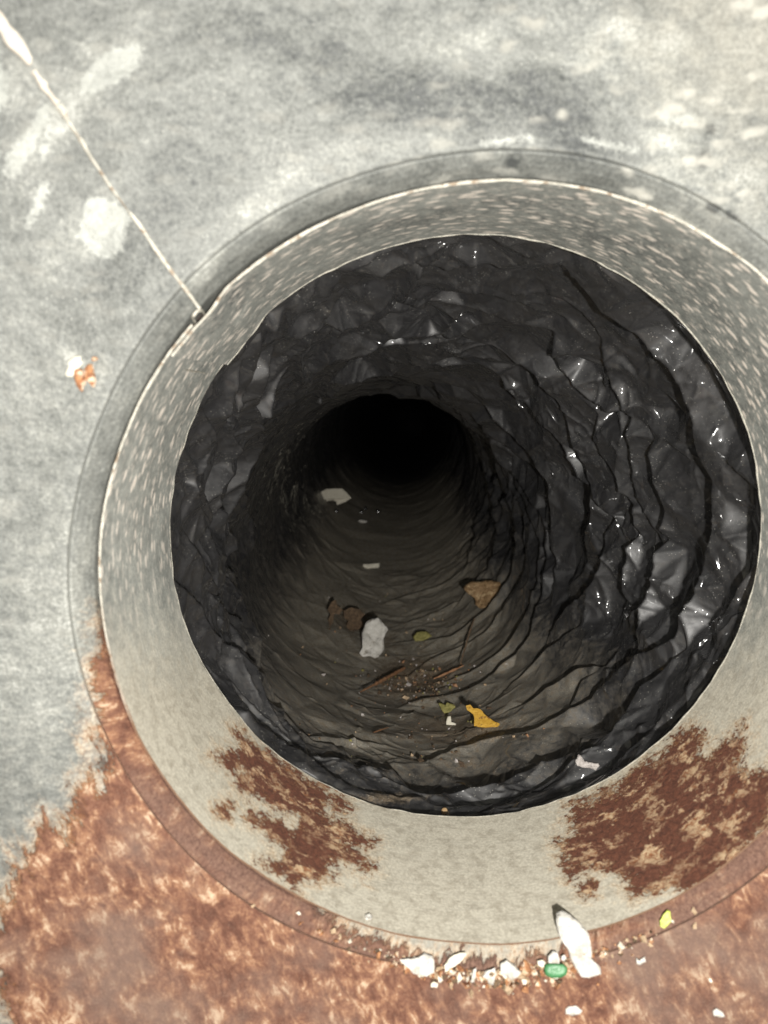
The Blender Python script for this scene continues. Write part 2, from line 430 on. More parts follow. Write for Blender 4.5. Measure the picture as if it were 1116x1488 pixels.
tonesP = [(110,150,70,28,-52,.7),(60,210,90,30,-55,.8),(30,120,40,60,0,.7),(145,330,70,22,-60,1.1),(95,350,90,22,-60,.6),
          (170,60,120,30,-25,.5),(1020,120,170,150,0,.3),(1060,300,150,90,30,.35),(1022,232,8,15,20,-2.5),(1032,188,8,8,0,-2),(1036,302,11,7,20,-2.5),(1064,314,12,6,20,-2),(745,237,10,8,0,-1.2),(980,60,30,20,0,.8),(900,40,30,18,20,.7),(690,50,40,16,0,.7),(960,205,40,14,10,.8),(1085,260,36,22,0,.8),(1090,60,30,40,0,.5),(820,90,50,14,15,.6),(1000,330,60,14,35,.7),(880,60,120,50,10,.5),
          (620,150,160,45,5,-.9),(800,140,70,60,30,-.8),(850,220,70,35,30,-.7),(420,60,170,40,10,-.5),(650,70,140,25,8,.6),
          (560,205,240,26,-14,.35),(380,300,80,25,-35,.7),(300,390,40,16,-45,.9),(60,700,120,300,0,.3),(60,1000,90,160,0,.55),
          (95,840,60,100,0,.3),(330,180,60,60,0,.2),(105,520,18,12,30,1.0),(230,300,60,200,38,-.45),(130,560,180,60,0,.2),(150,1150,40,14,-60,1.0),(60,1190,30,14,-60,1.0)]
masks(pme, P, surf, [R_P], tonesP,
      lambda px, P: smooth(250, 60, px[:, 1]) * smooth(700, 950, px[:, 0]) * .25 + smooth(800, 1100, px[:, 0]) * smooth(500, 250, px[:, 1]) * .3
                    + smooth(850, 1150, px[:, 1]) * 0.25 + np.where(RR.ravel() < 0.0803, 1.2, 0) * smooth(1150, 1300, px[:, 1]),
      lambda px, P: smooth(500, 900, px[:, 0]) * smooth(500, 300, px[:, 1]),
      lambda px, P: np.where((RR.ravel() < 0.0803), 0.75, 0.0) * smooth(1080, 1160, px[:, 1]))
sq = np.full(len(P), -60.0); qx = project(P)
for poly in [[(124,288),(150,284),(176,300),(192,312),(176,366),(160,377),(138,372),(112,346)], [(62,150),(80,150),(60,200),(22,262),(2,258),(8,225),(40,190)],
             [(62,262),(76,268),(60,310),(42,332),(34,326)], [(160,70),(210,62),(205,95),(165,125),(128,140),(112,128),(130,96)], [(0,95),(14,110),(8,160),(-20,180),(-20,90)],
             [(60,205),(78,200),(66,232),(54,236)], [(690,205),(770,196),(775,204),(700,214)], [(840,196),(930,214),(925,226),(850,208)], [(960,170),(1010,165),(1015,176),(962,182)]]:
    sq = np.maximum(sq, sdist(qx, poly))
attr(pme, 'scrape', sq)
wall = empty('sheet_metal_wall', (0, 0, 0.0125), 'weathered grey galvanized sheet metal around the collar, rusted brown across its lower half', 'sheet metal wall')
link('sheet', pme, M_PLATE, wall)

def bead(name, pts, rad, mat, parent, n=8, flat=0.6, seed=0):
    """a lumpy bead or cut edge along a path of duct-frame points"""
    pts = np.asarray(pts, float)
    seg = np.r_[0, np.cumsum(np.linalg.norm(np.diff(pts, axis=0), axis=1))]
    N = max(8, int(seg[-1] / 0.0006))
    s = np.linspace(0, seg[-1], N)
    p = np.stack([np.interp(s, seg, pts[:, k]) for k in range(3)], 1)
    rad = np.interp(s, np.linspace(0, seg[-1], len(rad)), rad) if np.ndim(rad) else np.full(N, rad)
    rad = rad * (1 + 0.28 * vnoise1(s / 0.0021, seed + 1) + 0.15 * vnoise1(s / 0.0008, seed + 2))
    tan = np.gradient(p, axis=0); tan /= np.linalg.norm(tan, axis=1)[:, None]
    up = np.array([0, 0, 1.0]); a = np.cross(tan, up); a /= np.linalg.norm(a, axis=1)[:, None]
    b = np.cross(a, tan)
    p = p + a * (0.00018 * vnoise1(s / 0.004, seed + 3))[:, None]
    ang = np.arange(n) / n * 2 * PI
    V = p[:, None] + rad[:, None, None] * (np.cos(ang)[None, :, None] * a[:, None] + flat * np.sin(ang)[None, :, None] * b[:, None])
    me = mesh_np(name, V.reshape(-1, 3), grid_quads(N, n, True))
    return link(name, me, mat, parent)
# the lapped seam's raised edge, thick with old sealant towards the corner
def on_plate(px, py, lift=0.0004):
    P = ray_plate(px, py); return (P.x, P.y, P.z + 0.0013)
bead('seam_edge', [on_plate(*q) for q in [(292,450),(262,408),(232,366),(192,310),(140,232),(112,190),(92,158)]],
     [.00030,.00034,.00038,.00045,.0005,.0006,.0007], M_EDGE, wall, flat=1.0, seed=20)
bead('seam_sealant', [on_plate(*q) for q in [(90,154),(70,130),(55,108)]], [.0009,.0011,.0009], M_SEAL, wall, seed=25)
bead('seam_sealant', [on_plate(*q) for q in [(50,98),(38,78),(18,52),(0,28),(-40,-20),(-120,-120)]], [.0011,.0014,.0014,.0015,.0015,.0015], M_SEAL, wall, seed=28)

# small rust blister on the wall, left of the collar
def lump(name, centre, nrm, rx, ry, h, mat, parent=None, seed=0, n=22, m=9, rot=0.0, rough=0.3):
    nrm = Vector(nrm).normalized()
    a = nrm.orthogonal().normalized()
    # keep a horizontal where possible
    hx = Vector((1, 0, 0)); hx = (hx - nrm * hx.dot(nrm)); a = hx.normalized() if hx.length > 0.2 else a
    b = nrm.cross(a)
    a, b = a * math.cos(rot) + b * math.sin(rot), b * math.cos(rot) - a * math.sin(rot)
    R = np.random.default_rng(seed)
    co = [np.array(centre) + np.array(nrm) * h]
    ph = R.random(6) * 2 * PI
    for i in range(1, m + 1):
        f = i / m
        for j in range(n):
            t_ = 2 * PI * j / n
            w = 1 + rough * (0.5 * math.sin(2 * t_ + ph[0]) + 0.35 * math.sin(3 * t_ + ph[1]) + 0.25 * math.sin(5 * t_ + ph[2]) + 0.2 * math.sin(8 * t_ + ph[3]))
            hh = h * math.sqrt(max(0, 1 - f * f)) * (1 + rough * (R.random() - .5)) if f < 1 else -0.25 * h
            co.append(np.array(centre) + f * w * (rx * math.cos(t_) * np.array(a) + ry * math.sin(t_) * np.array(b)) + hh * np.array(nrm))
    tris = [(0, 1 + j, 1 + (j + 1) % n) for j in range(n)]
    qs = [(1 + i * n + j, 1 + (i + 1) * n + j, 1 + (i + 1) * n + (j + 1) % n, 1 + i * n + (j + 1) % n) for i in range(m - 1) for j in range(n)]
    return link(name, mesh_np(name, np.array(co), qs, tris), mat, parent)
pn = (0, 0, 1)
lump('rust_blister', on_plate(120, 550, 0), pn, .0009, .0021, .0011, M_RUST, wall, 3, rot=0.25)['label'] = 'orange rust blister, left lobe'
lump('rust_blister', on_plate(135, 545, 0), pn, .0010, .0018, .0009, M_RUST, wall, 5, rot=0.2)
lump('zinc_bloom', on_plate(111, 532, 0), pn, .0011, .0019, .00035, M_CREAM, wall, 7, rot=-0.7)
lump('rust_blister', on_plate(141, 522, 0), pn, .0006, .0004, .0005, M_RUST, wall, 9)

# ------------------------------------------------------------------ collar sleeve
L = 0.0475
th0 = None
d = cam_dir(293, 520)
# angle of the sleeve's own lap: where the pixel's ray meets the cylinder
aa = d.x ** 2 + d.y ** 2; bb = 2 * (CAM.x * d.x + CAM.y * d.y); cc_ = CAM.x ** 2 + CAM.y ** 2 - R1 ** 2
tt = (-bb + math.sqrt(bb * bb - 4 * aa * cc_)) / (2 * aa)
HP = CAM + d * tt
th0 = math.atan2(HP.y, HP.x)
def ray_cyl(px, py, R=R1):
    d = cam_dir(px, py)
    aa = d.x ** 2 + d.y ** 2; bb = 2 * (CAM.x * d.x + CAM.y * d.y); c = CAM.x ** 2 + CAM.y ** 2 - R * R
    t = (-bb + math.sqrt(bb * bb - 4 * aa * c)) / (2 * aa)
    return CAM + d * t
NB, NZ = 1100, 84
t = np.linspace(0, 1, NB)
zz = np.linspace(0, 1, NZ)
Tn, Zn = np.meshgrid(t, zz)
TH = th0 - Tn * (2 * PI + 0.09)                       # laps over itself
edge_f = 0.0007 * vnoise1(TH / (2 * PI) * 9 + 30, 31) + 0.0003 * vnoise1(TH / (2 * PI) * 31 + 90, 32) + 0.00010 * vnoise1(TH / (2 * PI) * 190 + 90, 36)
Z = edge_f * (1 - Zn) - Zn * (L + 0.0007 * vnoise1(TH / (2 * PI) * 5 + 50, 33) + 0.0010 * smooth(0.02, 0.015, Tn)
                              + 0.00006 * vnoise1(TH / (2 * PI) * 260, 37))
RB = R1 - 0.0011 * smooth(0.035, 0.020, Tn) + 0.0006 * vnoise1(TH / (2 * PI) * 6 + 70, 34) + 0.00015 * vnoise1(TH / (2 * PI) * 30 + 70, 35)
RB = RB - 0.0005 * Zn + 0.00025 * vnoise1(TH / (2 * PI) * 17 + 70 + 3 * Zn, 38) * Zn
P = np.stack([RB * np.cos(TH), RB * np.sin(TH), Z], -1)
TK = 0.0004                                           # sheet thickness: inner face, end faces, outer face
Po = np.stack([(RB + TK) * np.cos(TH), (RB + TK) * np.sin(TH), Z], -1)
bme = mesh_np('band', P.reshape(-1, 3), grid_quads(NZ, NB)[:, ::-1])
collar = empty('duct_collar', (0, 0, -0.02), 'round galvanized collar pipe with rust patches low on its dusty beige inner face', 'duct collar')
surfB = np.stack([TH * 7.6, Z * 100, np.zeros_like(Z)], -1).reshape(-1, 3)
tonesB = [(300,525,26,20,-50,-.2),(700,300,300,30,0,.1),(1000,450,80,160,-40,-.3),(330,440,60,18,-45,-.5),(190,800,40,200,0,.25),(215,960,50,120,20,.5),(600,320,200,14,-10,-.5),(840,330,150,22,20,-.4)]
masks(bme, P.reshape(-1, 3), surfB, [R_A, R_A2, R_B, R_B2], tonesB,
      lambda px, P: smooth(780, 1150, px[:, 1]) * 1.0 + 0.12,
      lambda px, P: smooth(1000, 700, px[:, 1]) * 0.95,
      lambda px, P: np.zeros(len(P)))
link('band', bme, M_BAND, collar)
def strip(name, A, B, mat, parent, bulge=0.00012):
    N = len(A); M_ = (A + B) / 2
    out = M_.copy(); return link(name, mesh_np(name, np.concatenate([A, B]), grid_quads(2, N)), mat, parent)
# thin end faces and back of the sleeve
strip('front_edge', P[0], Po[0], M_EDGE, collar)
strip('rear_edge', Po[-1], P[-1], M_EDGE2, collar)
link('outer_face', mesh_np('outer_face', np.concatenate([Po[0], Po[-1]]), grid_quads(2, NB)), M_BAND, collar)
# the edge's burr that catches the light, front and rear
fr_ = P[0][::2] + np.stack([0 * TH[0][::2], 0 * TH[0][::2], np.full(TH[0][::2].shape, .00005)], 1)
fr_[:, :2] *= 1.0015
f_ang = (TH[0][::2]); top = smooth(-0.75, -0.1, np.sin(f_ang))
bead('front_burr', fr_, 0.00005 + 0.00013 * top, M_EDGE, collar, 6, 1.0, seed=50)
rr_ = P[-1][::2].copy(); rr_[:, :2] *= 0.9993
bead('rear_burr', rr_, 0.00010 + 0.00010 * smooth(-0.4, 0.3, np.sin(TH[-1][::2]) * .6 + np.cos(TH[-1][::2]) * .8), M_EDGE2, collar, 6, 1.0, seed=60)
# lap joint: folded tab, near-black patch painting the shade in a square pin hole, rust
bead('lap_seam', [tuple(ray_cyl(*q, R=R1 - .0012)) for q in [(271, 538), (283, 540), (297, 542)]], .00022, M_EDGE, collar, 6, .6, seed=70)
bead('seam_lip', [tuple(ray_cyl(*q, R=.0762)) for q in [(279, 461), (284, 470), (292, 479), (303, 490), (308, 496)]], .00030, M_EDGE, collar, 6, .8, seed=72)
bead('seam_lip', [tuple(ray_cyl(*q, R=.0764)) for q in [(281, 459), (286, 452), (293, 450), (298, 458), (304, 465)]], .00026, M_EDGE, collar, 6, .8, seed=75)
M_HOLE_SHADE = simple('painted_hole_shade', (0.02, 0.017, 0.015), (0.05, 0.04, 0.035), 700, 0.9, 0.0002)
q = ray_cyl(291, 461, .0765); lump('pin_hole_shade', q, (-q.x, -q.y, .03), .0006, .0009, .0001, M_HOLE_SHADE, collar, 11, rot=-0.8)
q = ray_cyl(299, 499, .0758); lump('rust_scab', q, (-q.x, -q.y, .03), .0007, .0012, .0006, M_RUST, collar, 13, rot=0.5)
q = ray_cyl(313, 489, .0758); lump('rust_scab', q, (-q.x, -q.y, .03), .0006, .0007, .0005, M_RUST, collar, 15, rot=0.3)

# ------------------------------------------------------------------ flexible duct
ctrl = [(0.1950, 674, 763), (0.225, 660, 778), (0.260, 636, 783), (0.310, 604, 784), (0.369, 580, 780), (0.44, 570, 762), (0.54, 568, 724),
        (0.66, 570, 684), (0.80, 573, 650), (1.00, 577, 630), (1.30, 580, 622), (1.6, 582, 618), (1.9, 584, 616), (2.8, 590, 616), (4.0, 596, 616)]
cpts = np.array([list(at_depth(x, y, dd)) for dd, x, y in ctrl])
cpts[0, :2] = (P[-1][:, :2].max(0) + P[-1][:, :2].min(0)) / 2
def catmull(pts, n):
    out = []
    p = np.vstack([2 * pts[0] - pts[1], pts, 2 * pts[-1] - pts[-2]])
    for i in range(1, len(p) - 2):
        for k in range(n):
            t = k / n
            out.append(0.5 * ((2 * p[i]) + (-p[i - 1] + p[i + 1]) * t + (2 * p[i - 1] - 5 * p[i] + 4 * p[i + 1] - p[i + 2]) * t * t
                              + (-p[i - 1] + 3 * p[i] - 3 * p[i + 1] + p[i + 2]) * t ** 3))
    out.append(p[-2]); return np.array(out)
cl = catmull(cpts, 40)
cs = np.r_[0, np.cumsum(np.linalg.norm(np.diff(cl, axis=0), axis=1))]
def tube(s, th, rad):
    """s (n,), th (m,), rad (n,m) -> points (n,m,3)"""
    c = np.stack([np.interp(s, cs, cl[:, k]) for k in range(3)], 1)
    e = 0.012
    c1 = np.stack([np.interp(s + e, cs, cl[:, k]) for k in range(3)], 1)
    c0 = np.stack([np.interp(s - e, cs, cl[:, k]) for k in range(3)], 1)
    tn = c1 - c0; tn /= np.linalg.norm(tn, axis=1)[:, None]
    w = smooth(0, 0.05, s)[:, None]
    tn = tn * w + np.array([0, 0, -1.0]) * (1 - w); tn /= np.linalg.norm(tn, axis=1)[:, None]
    a = np.cross(np.array([0, 1.0, 0]), -tn); a /= np.linalg.norm(a, axis=1)[:, None]
    b = np.cross(-tn, a)
    return c[:, None] + rad[..., None] * (np.cos(th)[None, :, None] * a[:, None] + np.sin(th)[None, :, None] * b[:, None])
R_D0 = 0.0775
def base_R(s): return R_D0 - 0.002 * smooth(0.01, 0.12, s) 
SMAX = cs[-1] - 0.02
# coarse tube for tracing photo pixels onto (theta, s)
cS = np.r_[np.arange(-0.004, 0.5, 0.0015), np.arange(0.5, SMAX, 0.01)]; cT = np.arange(720) / 720 * 2 * PI
cP = tube(cS, cT, np.repeat(base_R(cS)[:, None], 720, 1)).reshape(-1, 3)
cQ = grid_quads(len(cS), 720, True)
bvh = BVHTree.FromPolygons([tuple(v) for v in cP], [tuple(int(i) for i in q) for q in cQ])
def trace(px, py, lift=0.0):
    d = cam_dir(px, py).normalized()
    h = bvh.ray_cast(CAM + d * 0.19, d)
    if h[0] is None: return None
    i, j = divmod(h[2], 720)
    return (cT[j] + PI / 720, cS[i] + 0.0007)

# rows: fine near the mouth, coarser far down
rows = [-0.003]
while rows[-1] < SMAX:
    s = rows[-1]
    rows.append(s + (0.00034 if s < 0.11 else min(0.00034 + (s - 0.11) * 0.0030, 0.004) if s < 0.9 else 0.03))
S = np.array(rows); NTH = 1000
TQ = np.arange(NTH) / NTH * 2 * PI
U = TQ * 76.0                                         # mm round
V = S * 1000.0                                        # mm along
CIRC = 2 * PI * 76.0
UU, VV = np.meshgrid(U, V)
ct, st = np.cos(TQ)[None, :], np.sin(TQ)[None, :]
right = smooth(-0.55, 0.5, ct + 0.0 * st)
left = 1 - right
floor_ = smooth(-0.35, -0.85, st)
H = np.zeros_like(UU)                                 # inward height, mm

# facets: a jittered net of random heights, interpolated flat between the knots (crumpled film)
def facets(cell_u, cell_v, amp, vmax, seed, jit=0.42, shear=0.0):
    R = np.random.default_rng(seed)
    nu = max(6, int(round(CIRC / cell_u))); cu = CIRC / nu
    v0 = -10; nv = int((vmax - v0) / cell_v) + 2
    ku = (np.arange(nu)[None, :] + R.uniform(-jit, jit, (nv, nu))) * cu
    kv = v0 + (np.arange(nv)[:, None] + R.uniform(-jit, jit, (nv, nu))) * cell_v
    kh = R.uniform(-1, 1, (nv, nu)) * amp
    du = 0.5; gw = int(CIRC / du) + 1; gh = int((vmax + 10) / du) + 2
    G = np.zeros((gh, gw))
    for i in range(nv - 1):
        for j in range(nu):
            j2 = (j + 1) % nu; wr = CIRC if j2 == 0 else 0
            sh = shear * cu * i
            A = (ku[i, j], kv[i, j], kh[i, j]); B = (ku[i, j2] + wr, kv[i, j2], kh[i, j2])
            D = (ku[i + 1, j], kv[i + 1, j], kh[i + 1, j]); E = (ku[i + 1, j2] + wr, kv[i + 1, j2], kh[i + 1, j2])
            tris = ((A, B, D), (B, E, D)) if R.random() < .5 else ((A, B, E), (A, E, D))
            for (a, b, c) in tris:
                x0 = math.floor(min(a[0], b[0], c[0]) / du); x1 = math.ceil(max(a[0], b[0], c[0]) / du)
                y0 = max(0, math.floor((min(a[1], b[1], c[1]) + 10) / du)); y1 = min(gh - 1, math.ceil((max(a[1], b[1], c[1]) + 10) / du))
                if y1 < y0: continue
                X, Y = np.meshgrid(np.arange(x0, x1 + 1) * du, np.arange(y0, y1 + 1) * du - 10)
                den = (b[1] - c[1]) * (a[0] - c[0]) + (c[0] - b[0]) * (a[1] - c[1])
                if abs(den) < 1e-9: continue
                l1 = ((b[1] - c[1]) * (X - c[0]) + (c[0] - b[0]) * (Y - c[1])) / den
                l2 = ((c[1] - a[1]) * (X - c[0]) + (a[0] - c[0]) * (Y - c[1])) / den
                l3 = 1 - l1 - l2
                k = (l1 >= -1e-6) & (l2 >= -1e-6) & (l3 >= -1e-6)
                G[(np.arange(y0, y1 + 1)[:, None] + 0 * X.astype(int))[k], ((X / du).round().astype(int) % gw)[k]] = (l1 * a[2] + l2 * b[2] + l3 * c[2])[k]
    return G, du, gw
def sample(Gd, shear=0.0):
    G, du, gw = Gd
    x = ((UU + shear * VV) % CIRC) / du; y = np.clip((VV + 10) / du, 0, G.shape[0] - 2)
    xi = np.floor(x).astype(int); fx = x - xi; yi = np.floor(y).astype(int); fy = y - yi
    g = lambda a, b: G[a, b % (gw - 1)]
    return (g(yi, xi) * (1 - fx) + g(yi, xi + 1) * fx) * (1 - fy) + (g(yi + 1, xi) * (1 - fx) + g(yi + 1, xi + 1) * fx) * fy
far = smooth(520, 430, VV)
f1 = sample(facets(38, 22, 1.0, 560, 1), 0.35) * right + left * sample(facets(26, 48, 1.0, 560, 21), 0.5)
f2 = sample(facets(17, 12, 1.0, 560, 2), -0.4) * right + left * 1.2 * sample(facets(12, 27, 1.0, 560, 22), 0.7)
f3 = sample(facets(7.0, 9.5, 1.0, 420, 3), 0.5) * smooth(420, 330, VV)
mouth = smooth(-1, 9, VV)
calm = 1 - 0.75 * smooth(50, 90, VV) * np.maximum(floor_, left * smooth(90, 150, VV))
lpx0 = project(tube(S[:1200], TQ, np.repeat(base_R(S[:1200])[:, None] - 0.002, NTH, 1)).reshape(-1, 3))
clus = np.zeros(len(lpx0))
for (x, y, rx, ry, v) in [(1065,640,45,230,1),(985,520,60,60,.8),(1040,930,70,110,1),(660,360,70,40,1),(620,440,110,60,.8),(560,505,110,40,1),(700,450,80,50,.5),(900,600,90,60,.7),
                          (880,760,50,90,.7),(900,870,60,60,.6),(940,900,80,70,.5),(470,1080,110,60,1),(560,1100,120,60,1),(640,1130,140,35,.8),(420,600,70,70,.7),(255,730,30,50,1),(700,980,70,60,.6),
                          (440,480,60,110,.6),(780,640,60,80,.6),(330,700,40,120,.5),(330,900,60,120,.3),(850,1080,140,60,.5),(520,740,70,40,.5),(690,830,60,120,.25)]:
    clus = np.maximum(clus, v * np.exp(-(((lpx0[:, 0] - x) / rx) ** 2 + ((lpx0[:, 1] - y) / ry) ** 2)))
CL = np.zeros_like(UU); CL[:min(1200, len(S))] = clus.reshape(-1, NTH)
f4 = sample(facets(2.9, 2.6, 1.0, 190, 4), -0.3) * smooth(190, 150, VV)

# folds traced from the photograph, as paths over the film: (pixels, height mm, kind)
def sc2(l): return [(700 + x * .3728, 330 + y * .3728) for x, y in l]
def sc3(l): return [(760 + x * .319, 660 + y * .319) for x, y in l]
def s6b(l): return [(640 + x * .3315, 960 + y * .3315) for x, y in l]
def s7(l): return [(560 + x * .197, 820 + y * .197) for x, y in l]
def s4(l): return [(230 + x * .2957, 560 + y * .2957) for x, y in l]
def s1(l): return [(300 + x * .3584, 330 + y * .3584) for x, y in l]
crest = [
 (sc2([(325,145),(450,250),(600,375),(665,465),(745,520),(800,610),(875,810),(880,860),(915,930)]) + sc3([(885,100),(885,430),(845,480),(820,640),(710,830),(640,890),(510,935),(440,970),(360,1080),(200,1160),(60,1250)]) + [(739,1069),(673,1083),(617,1103)], 3.3, 9),
 (s6b([(1060,-60),(1010,10),(880,130),(780,280),(745,320),(660,350),(580,385),(500,430),(400,460),(270,520),(200,550),(0,575),(-60,565)]), 2.6, 8),
 (sc2([(265,430),(300,540),(370,620),(450,700),(560,740),(640,790)]) , 3.2, 8),
 (sc2([(640,790),(640,830),(700,960)]) + sc3([(680,180),(670,260),(640,390),(615,480),(600,600),(560,680),(520,820),(505,920)]), 3.6, 8),
 (sc2([(445,455),(490,580),(550,700),(580,800),(595,960)]) + sc3([(520,120),(560,290),(635,390)]), 2.6, 7),
 (sc2([(430,740),(450,830),(540,970)]) + sc3([(450,160),(535,265),(500,350),(480,500),(450,610),(475,710)]), 2.8, 6),
 (sc2([(60,490),(150,545),(230,570),(300,670),(350,770),(400,860)]) + sc3([(290,30),(340,170),(400,280),(440,350)]), 3.0, 7),
 (sc2([(50,590),(130,670),(270,770),(310,830)]) + sc3([(205,10),(260,110),(320,170),(320,260),(290,380),(280,480)]), 2.6, 6),
 (sc3([(395,290),(360,400),(385,480),(330,590),(240,680),(100,820)]), 2.6, 6),
 ([(700,591),(756,639),(782,666),(799,695),(805,717),(809,775),(806,851),(795,864)], 3.2, 7),
 ([(631,570),(697,605),(727,656),(767,716),(802,771)], 3.0, 8),
 ([(690,661),(700,720),(695,780),(682,822)] + s7([(430,155),(200,220),(0,280)]), 2.2, 8),
 ([(707,671),(722,731),(725,790),(717,822)] + s7([(680,120),(580,235),(360,360),(150,420)]), 2.2, 8),
 ([(722,661),(745,731),(755,781),(749,822)] + s7([(880,160),(780,300),(660,390),(500,520),(350,545),(0,570)]), 2.4, 8),
 ([(735,690),(760,740),(770,790),(767,822)] + s7([(960,230),(820,380),(740,490),(560,580),(310,690),(160,800)]), 2.4, 8),
 ([(745,690),(775,750),(785,800),(779,859)] + s7([(1000,460),(880,610),(600,790)]) + [(640,985)], 2.4, 8),
 ([(760,700),(793,760),(797,831),(780,899)] + s7([(1060,560),(930,680),(630,910)]) + [(660,1006),(621,1014),(589,1019)], 3.0, 8),
 ([(840,905),(815,925),(775,962),(741,985)], 2.2, 6),
 (s6b([(710,0),(620,70),(540,180)]), 2.0, 6),
 (s6b([(790,30),(700,0)][:1] + [(650,10),(500,90),(380,165),(300,190)]), 2.2, 6),
 (sc2([(0,345),(130,385),(265,430)]), 1.6, 6),
 (sc2([(250,275),(360,305),(450,455)]), 1.6, 6),
 (s1([(1050,340),(1000,400),(920,460)]), 1.6, 5),
 ([(248,841),(283,880),(304,918),(328,942),(378,968)], 1.8, 10),
 ([(330,830),(342,880),(366,930),(381,968)], 2.2, 8),
 ([(384,1008),(440,1060),(500,1090),(520,1100)], 1.2, 6),
 ([(400,1075),(470,1130),(540,1158),(610,1160)], 1.5, 6),
 ([(292,590),(302,640),(272,700),(292,760),(280,800)], 2.6, 8), ([(262,770),(290,830),(318,880),(330,900)], 2.4, 8),
 ([(352,520),(322,590),(338,650),(308,720),(330,790),(322,830)], 3.0, 8), ([(402,500),(366,570),(376,630),(345,700),(362,770),(352,820)], 2.8, 8),
 ([(352,505),(398,452),(452,430),(498,392)], 2.8, 8), ([(520,408),(572,372),(640,390),(700,368),(760,402)], 2.4, 8),
 ([(408,520),(452,468),(505,470),(560,432),(610,446)], 2.8, 8), ([(640,425),(700,418),(742,440),(790,452)], 2.2, 8),
 ([(432,566),(470,520),(530,505),(575,478),(640,490),(700,476)], 2.8, 8), ([(455,590),(500,552),(560,540),(610,520),(670,536)], 2.6, 8),
 ([(470,606),(520,575),(575,560),(640,562),(690,580)], 2.2, 8),
 ([(300,860),(340,900),(352,960),(400,1000)], 2.0, 8),
]
ridge = [
 ([(334,560),(331,643),(319,708),(307,752)], 2.6, 3.0), ([(261,646),(283,708),(307,758)], 1.6, 3.0), ([(396,566),(354,628)], 3.0, 4.0),
 (s1([(980,65),(900,140),(765,305),(670,400)]), 2.0, 2.2), (s1([(555,270),(450,380),(385,520)]), 1.9, 2.5), (s1([(575,390),(490,500),(400,620)]), 1.9, 2.5),
 (s1([(510,600),(440,720)]), 1.6, 2.2), (s1([(780,95),(610,135),(480,155)]), 1.0, 3.0), (s1([(780,95),(820,130),(980,65)]), 1.2, 2.0),
 (s1([(240,310),(200,450),(150,620),(100,760)]), 1.8, 2.5), (s1([(300,300),(330,440)]), 1.5, 3.0), (s1([(720,500),(860,480),(1010,480)]), 1.2, 2.5),
 (s1([(380,520),(385,640)]), 1.4, 1.8), (sc2([(640,540),(630,620)]), 1.2, 2), (sc2([(640,790),(740,850),(830,910)]), 1.4, 3),
 ([(1002,588),(990,640),(940,640)], 1.0, 3.0), (sc3([(1110,410),(1000,620),(940,690)]), 0.9, 1.4), (sc3([(170,620),(250,540)]), 1.0, 2),
 (s4([(320,880),(400,1000)]), 1.2, 2.5), (s4([(40,390),(130,470)]), 1.0, 2.0), ([(445,1062),(500,1075),(560,1078)], .9, 2.0), ([(410,1040),(440,1075),(450,1100)], 1.0, 2.5),
 (sc2([(370,310),(440,440),(520,500)]), 1.2, 2.5), (sc2([(460,640),(490,580),(520,680)]), 1.2, 2.0), (sc2([(0,560),(120,640),(240,800)]), 1.0, 2.5),
]
